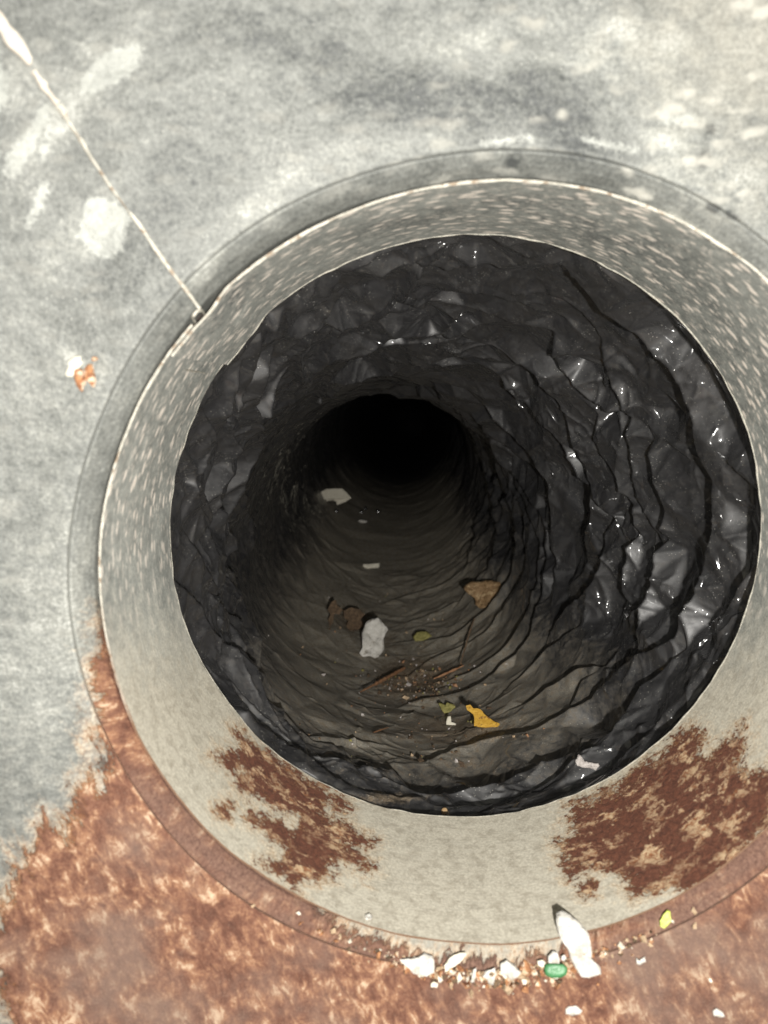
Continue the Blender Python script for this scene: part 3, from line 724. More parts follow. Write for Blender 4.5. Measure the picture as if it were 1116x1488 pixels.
# numberless smaller pleats deeper down the right side and floor
R = np.random.default_rng(5)
def path_on_film(pix):
    out = []
    for a, b in zip(pix[:-1], pix[1:]):
        n = max(1, int(math.hypot(b[0] - a[0], b[1] - a[1]) / 14))
        for k in range(n):
            q = trace(a[0] + (b[0] - a[0]) * k / n, a[1] + (b[1] - a[1]) * k / n)
            if q: out.append(q)
    q = trace(*pix[-1])
    if q: out.append(q)
    if len(out) < 2: return None
    u = np.unwrap(np.array([a for a, b in out])) * 76.0; v = np.array([b for a, b in out]) * 1000
    keep = [0]
    for i in range(1, len(u)):
        if abs(v[i] - v[keep[-1]]) < 45 and abs(u[i] - u[keep[-1]]) < 60: keep.append(i)
    return np.stack([u[keep], v[keep]], 1)
def add_fold(uv, h, w, kind, seed):
    if uv is None or len(uv) < 2: return
    # small natural wobble
    arc = np.r_[0, np.cumsum(np.hypot(*np.diff(uv, axis=0).T))]; tot = arc[-1]
    if tot < 2: return
    mv = 3 * w + 8
    r0_, r1_ = np.searchsorted(V, [uv[:, 1].min() - mv, uv[:, 1].max() + mv])
    if r1_ - r0_ < 2: return
    umin, umax = uv[:, 0].min() - mv, uv[:, 0].max() + mv
    j0, j1 = int(math.floor(umin / CIRC * NTH)), int(math.ceil(umax / CIRC * NTH))
    if j1 - j0 > NTH: j1 = j0 + NTH
    jj = np.arange(j0, j1)
    X = (jj * CIRC / NTH)[None, :] + 0 * V[r0_:r1_, None]; Y = V[r0_:r1_, None] + 0 * X
    best = np.full(X.shape, 1e9); sg = np.zeros(X.shape); along = np.zeros(X.shape)
    for k in range(len(uv) - 1):
        a, b = uv[k], uv[k + 1]; e = b - a; l2 = e @ e
        if l2 < 1e-6: continue
        tt_ = np.clip(((X - a[0]) * e[0] + (Y - a[1]) * e[1]) / l2, 0, 1)
        dx = X - (a[0] + tt_ * e[0]); dy = Y - (a[1] + tt_ * e[1])
        dd = np.hypot(dx, dy)
        m = dd < best
        cr = e[0] * (Y - a[1]) - e[1] * (X - a[0])
        if e[0] < 0: cr = -cr                       # positive = deeper side
        best[m] = dd[m]; sg[m] = np.sign(cr)[m]; along[m] = (arc[k] + tt_ * math.sqrt(l2))[m]
    taper = smooth(0, min(9, tot * .3), along) * smooth(tot, tot - min(9, tot * .3), along)
    taper = taper * (0.8 + 0.35 * vnoise1(along / 9.0 + seed * 7, 77)) * smooth(mv, mv * .6, best)
    if kind == 'crest':
        near = np.clip(1 - best / (1.7 * w), 0, 1) ** 1.15
        back = np.where(best < 1.2, 1 - best / 1.2 * 1.3, -0.30 * np.exp(-(best - 1.2) / 5.0))
        pr = np.where(sg <= 0, near, back)
    else:
        pr = np.exp(-(np.sqrt(best ** 2 + .35 ** 2) - .35) / w * 1.2)
    H[r0_:r1_, jj % NTH] += h * taper * pr

# the film itself: knots along the traced folds and between them, joined by flat facets with straight creases
from mathutils.geometry import delaunay_2d_cdt
kn, kh, ked = [], [], []                               # knots (u, v), heights, constrained edges
def resample(uv, step, jit=0.0):
    arc = np.r_[0, np.cumsum(np.hypot(*np.diff(uv, axis=0).T))]
    n = max(2, int(arc[-1] / step) + 1); q = np.linspace(0, arc[-1], n)
    return np.stack([np.interp(q, arc, uv[:, 0]), np.interp(q, arc, uv[:, 1])], 1)
def put(path, hs):
    b = len(kn)
    for p_, h_ in zip(path, hs): kn.append(tuple(p_)); kh.append(h_)
    for i in range(len(path) - 1): ked.append((b + i, b + i + 1))
RK = np.random.default_rng(17)
for n_, (pix, h, w) in enumerate(crest):
    uv = path_on_film(pix)
    if uv is None: continue
    uv = resample(uv, 9.0)
    n = len(uv)
    tp = np.minimum(1, np.minimum(np.arange(n) + 0.35, n - 0.65 - np.arange(n)) / 1.6)
    tp = tp * (1 - 0.5 * np.clip((-np.sin(uv[:, 0] / 76.0) - 0.5) / 0.35, 0, 1))
    hh = h * 1.75 * tp * RK.uniform(0.75, 1.25, n)
    put(uv, hh)
    put(uv + np.array([0, 1.15]), -0.5 * h * tp - 0.5)
for n_, (pix, h, w) in enumerate(ridge):
    uv = path_on_film(pix)
    if uv is None: continue
    uv = resample(uv, 8.0); n = len(uv)
    tp = np.sin(np.linspace(0.25, PI - 0.25, n))
    put(uv, h * 2.0 * tp * RK.uniform(0.8, 1.2, n))
    e = np.gradient(uv, axis=0); e /= np.linalg.norm(e, axis=1)[:, None] + 1e-9
    nn_ = np.stack([-e[:, 1], e[:, 0]], 1)
    for sgn in (-1, 1):
        for p_ in (uv + sgn * nn_ * w)[::1]: kn.append(tuple(p_)); kh.append(RK.uniform(-1.6, 0.4))
occ = np.array(kn)
def scatter(du, dv, amp, sel, clear, v1=470, bias=0.0):
    global occ
    for iv in range(int(v1 / dv) + 1):
        for iu in range(int(CIRC / du) + 1):
            u = ((iu + RK.uniform(-.45, .45) + (iv % 2) * .5) * du) % CIRC; v = (iv + RK.uniform(-.42, .42)) * dv
            th = u / 76.0
            if not sel(math.cos(th), math.sin(th), v): continue
            d_ = np.abs(occ[:, 0] % CIRC - u); d_ = np.minimum(d_, CIRC - d_)
            if np.min(np.hypot(d_, (occ[:, 1] - v))) < clear: continue
            k_ = 0.2 if (math.sin(th) < -0.5 and v > 75) or (v > 150 and math.cos(th) < 0) else 1.0
            kn.append((u, v)); kh.append(RK.uniform(-1, 1) * amp * k_ + bias * k_); occ = np.vstack([occ, (u, v)])
scatter(14, 13, 5.2, lambda c, s_, v: c > -0.15, 3.6, bias=-1.6)
scatter(13, 27, 7.0, lambda c, s_, v: c <= -0.15 and s_ < 0.62, 4.5, bias=-1.0)
scatter(17, 15, 7.5, lambda c, s_, v: c <= -0.15 and s_ >= 0.62, 4.5, bias=-1.0)
# pinned flat where the film is clamped to the collar
for iu in range(64): kn.append((iu * CIRC / 64, -4.0)); kh.append(0.0)
kn = np.array(kn); kh = np.array(kh); kn[:, 0] %= CIRC
ok_e = [(a, b) for a, b in ked if abs(kn[a, 0] - kn[b, 0]) < 60]
K2, H2, E2 = [], [], []
for sh in (-CIRC, 0, CIRC):
    m_ = (kn[:, 0] + sh > -70) & (kn[:, 0] + sh < CIRC + 70)
    ix = {int(o): i + len(K2) for i, o in enumerate(np.where(m_)[0])}
    for o in np.where(m_)[0]: K2.append(Vector((kn[o, 0] + sh, kn[o, 1]))); H2.append(kh[o])
    E2 += [(ix[a], ix[b]) for a, b in ok_e if a in ix and b in ix]
vo, eo, fo, ov, oe, of = delaunay_2d_cdt(K2, E2, [], 0, 1e-4)
K3 = np.array([[v.x, v.y] for v in vo])
H3 = np.zeros(len(vo))
for i, src in enumerate(ov):
    if src: H3[i] = np.mean([H2[j] for j in src])
    else:
        d_ = np.hypot(*(np.array([[k.x, k.y] for k in K2]) - K3[i]).T); j = np.argsort(d_)[:3]; H3[i] = np.mean(np.array(H2)[j])
DU = 0.4
gw, gh = int(CIRC / DU) + 1, int(500 / DU)
G = np.zeros((gh, gw))
for f in fo:
    a, b, c = [(K3[i, 0], K3[i, 1], H3[i]) for i in f[:3]]
    x0 = max(0, math.floor(min(a[0], b[0], c[0]) / DU)); x1 = min(gw - 1, math.ceil(max(a[0], b[0], c[0]) / DU))
    y0 = max(0, math.floor((min(a[1], b[1], c[1]) + 5) / DU)); y1 = min(gh - 1, math.ceil((max(a[1], b[1], c[1]) + 5) / DU))
    if x1 < x0 or y1 < y0: continue
    X, Y = np.meshgrid(np.arange(x0, x1 + 1) * DU, np.arange(y0, y1 + 1) * DU - 5)
    den = (b[1] - c[1]) * (a[0] - c[0]) + (c[0] - b[0]) * (a[1] - c[1])
    if abs(den) < 1e-9: continue
    l1 = ((b[1] - c[1]) * (X - c[0]) + (c[0] - b[0]) * (Y - c[1])) / den
    l2 = ((c[1] - a[1]) * (X - c[0]) + (a[0] - c[0]) * (Y - c[1])) / den
    l3 = 1 - l1 - l2
    k = (l1 >= -1e-6) & (l2 >= -1e-6) & (l3 >= -1e-6)
    # film sags a little between its creases
    sag = 9 * l1 * l2 * l3 * (-1.0 if (f[0] * 7 + f[1]) % 3 else 0.8)
    sub_ = G[y0:y1 + 1, x0:x1 + 1]; sub_[k] = (l1 * a[2] + l2 * b[2] + l3 * c[2] + 1.5 * sag)[k]
for _ in range(2): G = (G + np.roll(G, 1, 0) + np.roll(G, -1, 0)) / 3 if _ else G; G = (G + np.roll(G, 1, 1) + np.roll(G, -1, 1)) / 3
x_ = (UU % CIRC) / DU; y_ = np.clip((VV + 5) / DU, 0, gh - 2)
xi = np.minimum(np.floor(x_).astype(int), gw - 2); fx = x_ - xi; yi = np.floor(y_).astype(int); fy = y_ - yi
FH = (G[yi, xi] * (1 - fx) + G[yi, xi + 1] * fx) * (1 - fy) + (G[yi + 1, xi] * (1 - fx) + G[yi + 1, xi + 1] * fx) * fy
H += FH * smooth(460, 400, VV) * smooth(-3, 2, VV)
H += (f2 * 0.5 * far + f3 * (0.10 + 1.3 * CL) + f4 * 0.6 * CL * smooth(-0.2, 0.5, f2 + f3)) * (0.35 + 0.65 * mouth) * calm
RF = np.random.default_rng(29)
def fine_crease(u, v, ang, ln, h, w):
    c_, s_ = math.cos(ang), math.sin(ang)
    hu, hv = abs(c_) * ln / 2 + 3, abs(s_) * ln / 2 + 3
    a, b = np.searchsorted(V, [v - hv, v + hv])
    if b - a < 2: return
    jj = np.arange(int((u - hu) / CIRC * NTH), int((u + hu) / CIRC * NTH) + 1)
    X = (jj * CIRC / NTH)[None, :] - u; Y = V[a:b, None] - v
    al = X * c_ + Y * s_; d_ = -X * s_ + Y * c_ + 0.9 * np.sin(al / ln * 3.0 + u) 
    tp = np.clip(1 - (2 * al / ln) ** 2, 0, 1)
    H[a:b, jj % NTH] += h * tp * np.exp(-np.sqrt(d_ ** 2 + 0.04) / w)
for _ in range(1500):
    u, v = RF.uniform(0, CIRC), RF.uniform(0, 150) ** 1.0
    th = u / 76.0
    if math.sin(th) < -0.6 and v > 60 and RF.random() < .7: continue
    if RF.random() < .75 and CL[min(np.searchsorted(V, v), len(V) - 1), int(u / CIRC * NTH) % NTH] < 0.15 and RF.random() < .6: continue
    ang = RF.normal(1.2, 0.5) if math.cos(th) < 0.1 else RF.uniform(0, PI)
    ln = RF.choice([6, 10, 16, 26], p=[.35, .3, .22, .13])
    fine_crease(u, v, ang, ln, RF.uniform(.3, 1.0) * (0.6 + ln / 40), RF.uniform(.45, .9))
# helical pleats of the wire-wound film, further down
pitch = 15.0
ph = (VV + 3.5 * f1 * 1.0 + 2.0 * f2 + pitch * UU / CIRC) / pitch
fr2 = ph - np.floor(ph)
saw = np.where(fr2 < 0.9, (fr2 / 0.9) ** 1.5, 1 - (fr2 - 0.9) / 0.1)
H += 2.4 * saw * smooth(190, 300, VV) * (0.15 + 0.85 * right) * (1 - 0.8 * floor_)
H += (1 - 0.6 * floor_) * (3.0 * sample(facets(48, 42, 1.0, 1500, 61), 0.4) + 1.8 * sample(facets(24, 20, 1.0, 1500, 62), -0.3)) * smooth(300, 420, VV)
H -= (2.6 * right + 1.0 * left) * smooth(5, 30, VV) * smooth(420, 200, VV)
H = np.where(H > 9, 9 + (H - 9) * .4, H)
H = np.maximum(H, -0.1 - np.clip(VV, 0, 99) * 0.28)
H *= smooth(-3.2, 3.0, VV) * 0.92 + 0.08
rad = base_R(S)[:, None] - H / 1000.0
rad = np.minimum(rad, 0.094)
rad[-1] = 0.0005
P3 = tube(S, TQ, rad)
Pf = P3.reshape(-1, 3)
lq = grid_quads(len(S), NTH, True)
lme = mesh_np('liner', Pf, lq[:, ::-1])
lpx = project(Pf)
# dust lies on the floor of the duct, thicker beyond the mouth
dust = ((smooth(-0.25, -0.9, st + 0 * ct) * 0.75 + 0.08 * left) * (0.22 + 0.78 * smooth(25, 95, VV)) + smooth(130, 230, VV) * 0.22 * smooth(0.45, -0.4, st))
dust = (dust * smooth(1300, 600, VV)).ravel()  # dust dropped far down; bare black film paints the depth dark
mud = np.zeros(len(Pf))
for (x, y, rx, ry, v) in [(600,985,70,38,1.0),(510,900,45,28,.7),(560,935,50,30,.5),(660,1060,120,35,.7),(720,1110,130,28,.35),(560,1120,90,25,.35),(560,1160,80,14,.6),(680,1110,70,18,.5),(640,920,60,30,.3)]:
    mud = np.maximum(mud, v * np.exp(-(((lpx[:, 0] - x) / rx) ** 2 + ((lpx[:, 1] - y) / ry) ** 2)))
mud *= (VV.ravel() < 420)
attr(lme, 'crinkle', np.r_[CL.ravel()]); attr(lme, 'dust', dust); attr(lme, 'mud', mud)
attr(lme, 'surf', np.stack([UU.ravel() / 10, VV.ravel() / 10, (H.ravel()) * 0.05], 1))

def liner_material():
    t = NT('black_plastic_film')
    p3 = t.add('ShaderNodeTexCoord').outputs['Object']
    p = t.scale(p3, (100, 100, 100))               # centimetres
    dust, mud = t.attr('dust'), t.attr('mud')
    n1 = t.noise(p, 0.7, 5, 0.6); n2 = t.noise(p, 4, 6, 0.7, 0.5); n3 = t.noise(p, 25, 4, 0.7)
    col = t.mix(t.mr(n1, 0.35, 0.7), (0.010, 0.010, 0.0115), (0.018, 0.0177, 0.0185))
    # thin scuffs and dry dust streaks
    sc_ = t.noise(t.scale(p, (1.2, 5, 9), rot=(0.3, 0.2, 0.6)), 2.2, 5, 0.75)
    col = t.mix(t.mr(sc_, 0.60, 0.80, 0, 0.06), col, (0.13, 0.125, 0.115))
    df = t.math('ADD', dust, t.math('MULTIPLY_ADD', n2, 1.0, -0.5))
    df = t.math('ADD', df, t.math('MULTIPLY_ADD', n1, 0.8, -0.4))
    dm = t.mr(df, 0.15, 1.1, 0, 0.92, True)
    dcol = t.mix(t.mr(n3, 0.35, 0.65), (0.19, 0.175, 0.14), (0.50, 0.46, 0.38))
    dcol = t.mix(t.mr(n2, 0.45, 0.62), dcol, (0.24, 0.20, 0.145))
    col = t.mix(dm, col, dcol)
    mm = t.mr(t.math('ADD', mud, t.math('MULTIPLY_ADD', n2, 1.3, -0.65)), 0.3, 0.75, 0, 0.9, True)
    mcol = t.mix(t.mr(n3, 0.35, 0.65), (0.09, 0.058, 0.035), (0.33, 0.27, 0.19))
    col = t.mix(mm, col, mcol)
    # dust motes
    v = t.voro(p, 11.0)
    mo = t.math('MULTIPLY', t.mr(v, 0.09, 0.15, 1, 0), t.mr(t.noise(p, 1.6, 3), 0.48, 0.58))
    v2 = t.voro(t.scale(p, (1, 1, 1), (3, 5, 1)), 26.0)
    mo2 = t.math('MULTIPLY', t.mr(v2, 0.08, 0.15, 0.8, 0), t.mr(t.noise(t.scale(p, (1, 1, 1), (8, 1, 2)), 1.2, 3), 0.45, 0.6))
    mo = t.math('MAXIMUM', mo, mo2)
    col = t.mix(t.math('MULTIPLY', mo, 0.8), col, (0.6, 0.58, 0.52))
    # fine wrinkles
    w1 = t.voro(t.scale(p, (1, 1, 1), rot=(0.4, 0.9, 0.2)), 1.7, 'DISTANCE_TO_EDGE')
    w1 = t.mr(w1, 0.0, 0.09, 1, 0)
    rg = t.math('ABSOLUTE', t.math('SUBTRACT', t.noise(p, 2.6, 5, 0.6, 1.2), 0.5))
    rg = t.mr(rg, 0.0, 0.10, 1, 0)
    nrm = t.bump(t.math('MULTIPLY', rg, t.mr(n1, 0.45, 0.7)), 0.0002, t.mr(dm, 0, 1, 0.06, 0.5))
    nrm = t.bump(n2, 0.0005, t.mr(dm, 0, 1, 0.03, 0.45), nrm)
    nrm = t.bump(t.math('MULTIPLY', n3, t.math('MULTIPLY_ADD', mm, 3.0, t.mr(dm, 0, 1, 0.08, 1.0))), 0.00015, 0.6, nrm)
    cov = t.math('MAXIMUM', dm, mm)
    ck = t.add('ShaderNodeTexNoise', {'Vector': t.scale(t.scale(p, (1, 1, 1), rot=(0.5, 0.3, 0.9)), (3.5, 0.7, 3.0)), 'Scale': 0.35, 'Detail': 0, 'Roughness': 0.5, 'Distortion': 0.6}).outputs['Fac']
    ck = t.math('ABSOLUTE', t.math('SUBTRACT', ck, 0.5))
    cnrm = t.bump(ck, t.math('MULTIPLY_ADD', t.attr('crinkle'), 0.012, 0.003), 1.0)
    rough = t.math('ADD', t.mr(cov, 0, 1, 0.50, 0.85), t.mr(n2, 0.4, 0.7, 0, 0.16))
    return t.out(Base_Color=col, Roughness=rough, Specular_IOR_Level=t.mr(cov, 0, 1, 1.0, 0.3), Normal=nrm,
                 Coat_Weight=t.mr(cov, 0, 0.8, 1.0, 0.12), Coat_Roughness=0.145, Coat_Normal=cnrm, IOR=t.mr(cov, 0, 1, 1.62, 1.45))
M_FILM = liner_material()
flex = empty('flexible_duct', (0, 0, -0.05), 'crumpled shiny black plastic lined flexible duct running back from the collar into the dark', 'flexible duct')
link('liner', lme, M_FILM, flex)

# ------------------------------------------------------------------ debris
lb = BVHTree.FromPolygons([tuple(v) for v in P3[::3, ::3].reshape(-1, 3)], [tuple(int(i) for i in q) for q in grid_quads(P3[::3, ::3].shape[0], P3[::3, ::3].shape[1], True)])
Pb_ = P[::4, ::4]; Pc_ = Pb_.reshape(-1, 3)
bb_ = BVHTree.FromPolygons([tuple(v) for v in Pc_], [tuple(int(i) for i in q) for q in grid_quads(Pb_.shape[0], Pb_.shape[1])])
Pw = np.array([v.co for v in pme.vertices]).reshape(len(prof), NT_, 3)[::3, ::3]
Pw = np.stack([Pw[..., 0], Pw[..., 2], -Pw[..., 1]], -1)
wb = BVHTree.FromPolygons([tuple(v) for v in Pw.reshape(-1, 3)], [tuple(int(i) for i in q) for q in grid_quads(Pw.shape[0], Pw.shape[1])])
def hit(px, py):
    d = cam_dir(px, py).normalized(); best = None
    for b in (lb, bb_, wb):
        h = b.ray_cast(CAM, d)
        if h[0] is not None and (best is None or h[3] < best[3]): best = h
    n = best[1]
    if n.dot(d) > 0: n = -n
    return best[0], n.normalized(), d
def flake(name, outline, mat, label, cat, face=0.5, thick=0.0004, lift=0.0006, curl=0.0006, seed=0, group=None, rough=0.25, contact=None, sub=3, tess=False):
    """a chip of material lying on whatever is under its centre"""
    R = np.random.default_rng(seed + 900)
    o = np.array(outline, float); c = o.mean(0)
    if contact is None and sdist(np.array([c]), [(233,740),(300,500),(673,338),(1000,480),(1113,740),(1000,1040),(673,1187),(330,1000)])[0] > 0:
        contact = (c[0], o[:, 1].max()); face = max(face, .75); lift = min(lift, .0030)
    p0, n, d = hit(*(contact or c))
    nn = (n * (1 - face) - d * face).normalized()
    base = p0 + n * lift
    # densify the outline with a ragged edge
    pts = []
    for a, b in zip(o, np.roll(o, -1, 0)):
        k_ = max(1, int(np.hypot(*(b - a)) / 3.5))
        for k in range(k_): pts.append(a + (b - a) * k / k_)
    pts = np.array(pts); m = len(pts)
    pts += R.normal(0, 0.035, pts.shape) * np.hypot(*(o.max(0) - o.min(0))) * rough
    def on(q):
        dd = cam_dir(q[0], q[1]); return CAM + dd * ((base - CAM).dot(nn) / dd.dot(nn))
    ring = np.array([list(on(q)) for q in pts]); cen = np.array(on(c)); n_ = np.array(nn)
    a_ax = ring - cen
    u_, s_, vt = np.linalg.svd(a_ax, full_matrices=False)
    ax1 = vt[0]; ext = np.abs(a_ax @ ax1).max() + 1e-9
    if tess:
        from mathutils.geometry import tessellate_polygon
        tr = tessellate_polygon([[Vector((q[0], q[1], 0)) for q in pts]])
        mid = np.array([n_ * curl * (1.1 * ((v @ ax1) / (np.abs(a_ax @ ax1).max())) ** 2 - .3) for v in a_ax])
        top_ = ring + mid + n_ * thick; bot_ = ring + mid
        ts = [tuple(t3) for t3 in tr] + [tuple(i + m for i in t3[::-1]) for t3 in tr]
        qs = [(j + m, (j + 1) % m + m, (j + 1) % m, j) for j in range(m)]
        me = mesh_np(name, np.vstack([top_, bot_]), qs, ts, smooth=False)
        org = Wv(cen); me.transform(Matrix.Translation(-org)); ob = link(name, me, mat); ob.location = org
        return tag(ob, label, cat, group)
    co = []
    fr_ = [1 - k / (sub + 1) for k in range(sub + 1)]
    ph = R.random(4) * 2 * PI
    def hgt(v):
        x = (v @ ax1) / ext; y = (v @ vt[1]) / ext
        return curl * (1.1 * x * x - 0.3 + 0.35 * math.sin(6 * x + ph[0]) + 0.3 * math.sin(9 * y + 3 * x + ph[1]) + .18 * math.sin(17 * x - 11 * y + ph[2]))
    for f in fr_:
        for v in a_ax: co.append(cen + v * f + n_ * (hgt(v * f) + (thick if f < 1 else thick * .7)))
    co.append(cen + n_ * (hgt(np.zeros(3)) + thick)); ci = len(co) - 1
    b0 = len(co)
    for v in a_ax: co.append(cen + v * .985 + n_ * hgt(v))
    co.append(cen - n_ * 0.0001)
    qs, ts = [], []
    for k in range(sub):
        for j in range(m): qs.append((k * m + j, k * m + (j + 1) % m, (k + 1) * m + (j + 1) % m, (k + 1) * m + j))
    for j in range(m):
        ts.append((sub * m + j, sub * m + (j + 1) % m, ci)); ts.append((b0 + (j + 1) % m, b0 + j, b0 + m))
        qs.append((b0 + j, b0 + (j + 1) % m, (j + 1) % m, j))
    co = np.array(co)
    org = Wv(cen)
    me = mesh_np(name, co, qs, ts)
    me.transform(Matrix.Translation(-org))
    ob = link(name, me, mat); ob.location = org
    return tag(ob, label, cat, group)
def d8(x0, y0, k, l): return [(x0 + x * k, y0 + y * k) for x, y in l]
K = .2688
flake('paint_flake', d8(560,1290,K,[(925,135),(955,125),(1000,150),(1060,200),(1100,250),(1115,330),(1115,400),(1160,430),(1168,470),(1100,488),(1060,485),(1030,440),(1005,390),(985,330),(945,280),(925,200)]),
      M_WHITE, 'long white paint flake leaning upright at the collar\'s bottom edge, right of the green chip', 'paint flake', .5, .0006, .0010, .0004, 1, contact=(838,1358), rough=.04)
flake('paint_flake', d8(560,1290,K,[(75,385),(130,385),(180,375),(210,352),(250,370),(265,400),(262,460),(225,480),(150,465),(130,440),(90,410)]),
      M_WHITE, 'broad white paint flake at the left end of the crumbs under the collar edge', 'paint flake', .45, .0006, .0010, .0006, 2)
flake('paint_flake', d8(560,1290,K,[(350,375),(400,350),(435,352),(420,390),(375,425),(340,440),(312,425)]), M_CREAM, 'slanting cream paint flake just right of the broad white one', 'paint flake', .45, .0005, .0009, .0004, 3)
flake('paint_flake', d8(560,1290,K,[(475,440),(492,430),(490,480),(478,512),(458,508)]), M_WHITE, 'narrow upright white sliver in the middle of the crumbs', 'paint flake', .5, .0005, .0012, .0003, 4)
flake('paint_flake', d8(560,1290,K,[(540,450),(590,430),(600,465),(582,525),(560,520),(545,490),(525,480)]), M_WHITE, 'crooked white flake left of the pointed white one', 'paint flake', .5, .0005, .0012, .0004, 5)
flake('paint_flake', d8(560,1290,K,[(620,410),(655,392),(690,415),(733,455),(725,475),(680,503),(650,475),(622,450)]), M_WHITE, 'angular white paint flake midway between the broad flake and the green chip', 'paint flake', .5, .0006, .0012, .0004, 6)
flake('paint_flake', d8(560,1290,K,[(735,490),(765,495),(762,520),(742,520)]), M_CREAM, 'tiny cream chip below and right of the angular white flake', 'paint flake', .5, .0005, .0009, .0003, 7)
flake('paint_flake', d8(560,1290,K,[(820,395),(850,388),(866,405),(850,432),(825,420)]), M_CREAM, 'small cream chip touching the left side of the green chip', 'paint flake', .5, .0005, .0012, .0003, 8)
flake('paint_flake', d8(560,1290,K,[(880,370),(905,342),(930,352),(945,390),(940,412),(880,408)]), M_WHITE, 'small white chip standing on top of the green chip', 'paint flake', .5, .0005, .0014, .0003, 9)
flake('paint_flake', d8(560,1290,K,[(950,370),(968,362),(980,380),(965,398),(950,390)]), M_WHITE, 'tiny white crumb between the green chip and the long flake', 'paint flake', .5, .0005, .0012, .0003, 10)
flake('paint_flake', d8(560,1290,K,[(245,512),(262,505),(285,515),(280,538),(245,535)]), M_CREAM, 'small cream chip below the broad white flake', 'paint flake', .5, .0005, .0010, .0003, 12)
flake('paint_flake', d8(560,1290,K,[(975,655),(990,640),(1030,635),(1062,660),(1050,680),(1010,692),(975,680)]), M_WHITE, 'oval white chip alone on the rusty wall at the bottom edge', 'paint flake', .3, .0004, .0004, .0002, 13)
flake('paint_flake', d8(780,1290,K,[(950,660),(970,650),(1005,670),(1015,692),(990,698),(955,688)]), M_WHITE, 'white chip on the rusty wall in the bottom right corner', 'paint flake', .3, .0004, .0004, .0002, 14)
flake('paint_flake', d8(780,1290,K,[(535,375),(550,390),(582,370),(588,395),(560,415),(540,412)]), M_WHITE, 'small notched white chip on the rust right of the long flake', 'paint flake', .4, .0004, .0006, .0002, 15)
flake('paint_flake', [(530,1330),(536,1328),(541,1333),(538,1338),(531,1337)], M_WHITE, 'tiny white speck on the beige collar face above the crumbs', 'paint flake', .3, .0003, .0003, .0001, 16)
flake('paint_flake', d8(780,1290,K,[(925,490),(938,485),(950,505),(938,512)]), M_CREAM, 'tiniest cream speck on the rusty wall above the corner chip', 'paint flake', .3, .0003, .0003, .0001, 17)
M_GREEN = simple('green_plastic', (0.045, 0.16, 0.06), (0.07, 0.22, 0.09), 600, 0.4, 0.0002)
flake('plastic_chip', d8(560,1290,K,[(862,415),(880,408),(960,410),(982,430),(978,465),(950,485),(895,485),(865,470),(858,440)]), M_GREEN, 'rounded green chip among the white flakes at the collar\'s bottom edge', 'green chip', .6, .0010, .0016, .0002, 18, rough=.05)
M_LIME = simple('lime_paint', (0.42, 0.50, 0.06), (0.62, 0.68, 0.22), 900, 0.6, 0.0002)
flake('paint_flake', d8(780,1290,K,[(680,150),(705,120),(722,130),(728,180),(710,205),(690,222),(668,210),(665,180)]), M_LIME, 'lime yellow flake stuck on the rust above right of the long white flake', 'lime flake', .4, .0005, .0006, .0003, 19, rough=.15)
k5 = .1792
flake('paint_flake', d8(460,860,k5,[(400,250),(440,228),(490,225),(530,255),(578,315),(560,335),(545,380),(548,470),(500,530),(470,540),(430,525),(375,530),(345,500),(370,455),(368,330)]),
      M_WHITE, 'tall wavy white paint flake lying on the duct floor beside the brown scrap', 'paint flake', .6, .0008, .0030, .0022, 20, rough=.06, sub=5)
k5 = .1434
flake('paint_flake', d8(440,690,k5,[(100,235),(160,185),(240,145),(330,138),(395,142),(440,180),(485,238),(430,275),(345,305),(340,270),(300,255),(250,265),(205,312),(170,285)]),
      M_CREAM, 'curved pale flake, the farthest back in the duct', 'paint flake', .85, .001, .006, .003, 21, rough=.03, tess=True, contact=(482,735))
flake('paint_flake', d8(440,690,k5,[(608,908),(690,902),(780,897),(772,942),(700,948),(640,952),(612,935)]), M_CREAM, 'small bar-shaped cream chip in the middle of the duct floor', 'paint flake', .6, .0008, .002, .0004, 22, rough=.05)
flake('paint_flake', d8(440,690,k5,[(552,472),(580,458),(625,460),(658,474),(630,488),(580,488)]), M_WHITE, 'tiny lens-shaped white chip right of the curved flake', 'paint flake', .6, .0006, .002, .0002, 23, rough=.05)
k5 = .1792
M_YEL = simple('yellow_peel', (0.45, 0.24, 0.02), (0.62, 0.38, 0.05), 700, 0.6, 0.0006, c3=(0.22, 0.10, 0.02))
flake('peel_scrap', d8(560,960,k5,[(655,370),(690,362),(715,390),(770,395),(820,450),(890,500),(930,520),(915,545),(800,545),(720,530),(725,470),(715,440),(665,405)]),
      M_YEL, 'bright orange-yellow scrap lying on the liner near its front', 'yellow scrap', .5, .0008, .0016, .0008, 24, rough=.12, tess=True)
M_OLIVE = simple('olive_leaf', (0.13, 0.12, 0.03), (0.30, 0.27, 0.09), 700, 0.7, 0.0004)
flake('leaf_scrap', d8(560,960,k5,[(430,345),(450,335),(480,380),(500,340),(525,345),(560,360),(570,380),(530,415),(480,430),(455,400)]), M_OLIVE, 'torn olive green leaf scrap just left of the yellow scrap', 'leaf scrap', .45, .0004, .0010, .0005, 25, rough=.3)
flake('leaf_scrap', [(600,925),(606,919),(620,917),(628,925),(615,931),(603,932)], M_OLIVE, 'faint olive leaf scrap between two pleats right of the tall white flake', 'leaf scrap', .45, .0004, .0012, .0003, 26, rough=.3)
flake('paint_flake', d8(560,960,k5,[(505,455),(530,450),(535,490),(540,510),(575,512),(570,525),(495,522),(492,505)]), M_CREAM, 'small hooked cream crumb below the olive leaf scrap', 'paint flake', .5, .0005, .0012, .0003, 27, rough=.15)
M_TAN = simple('dry_leaf', (0.15, 0.088, 0.038), (0.34, 0.22, 0.11), 500, 0.7, 0.0008, c3=(0.44, 0.32, 0.18))
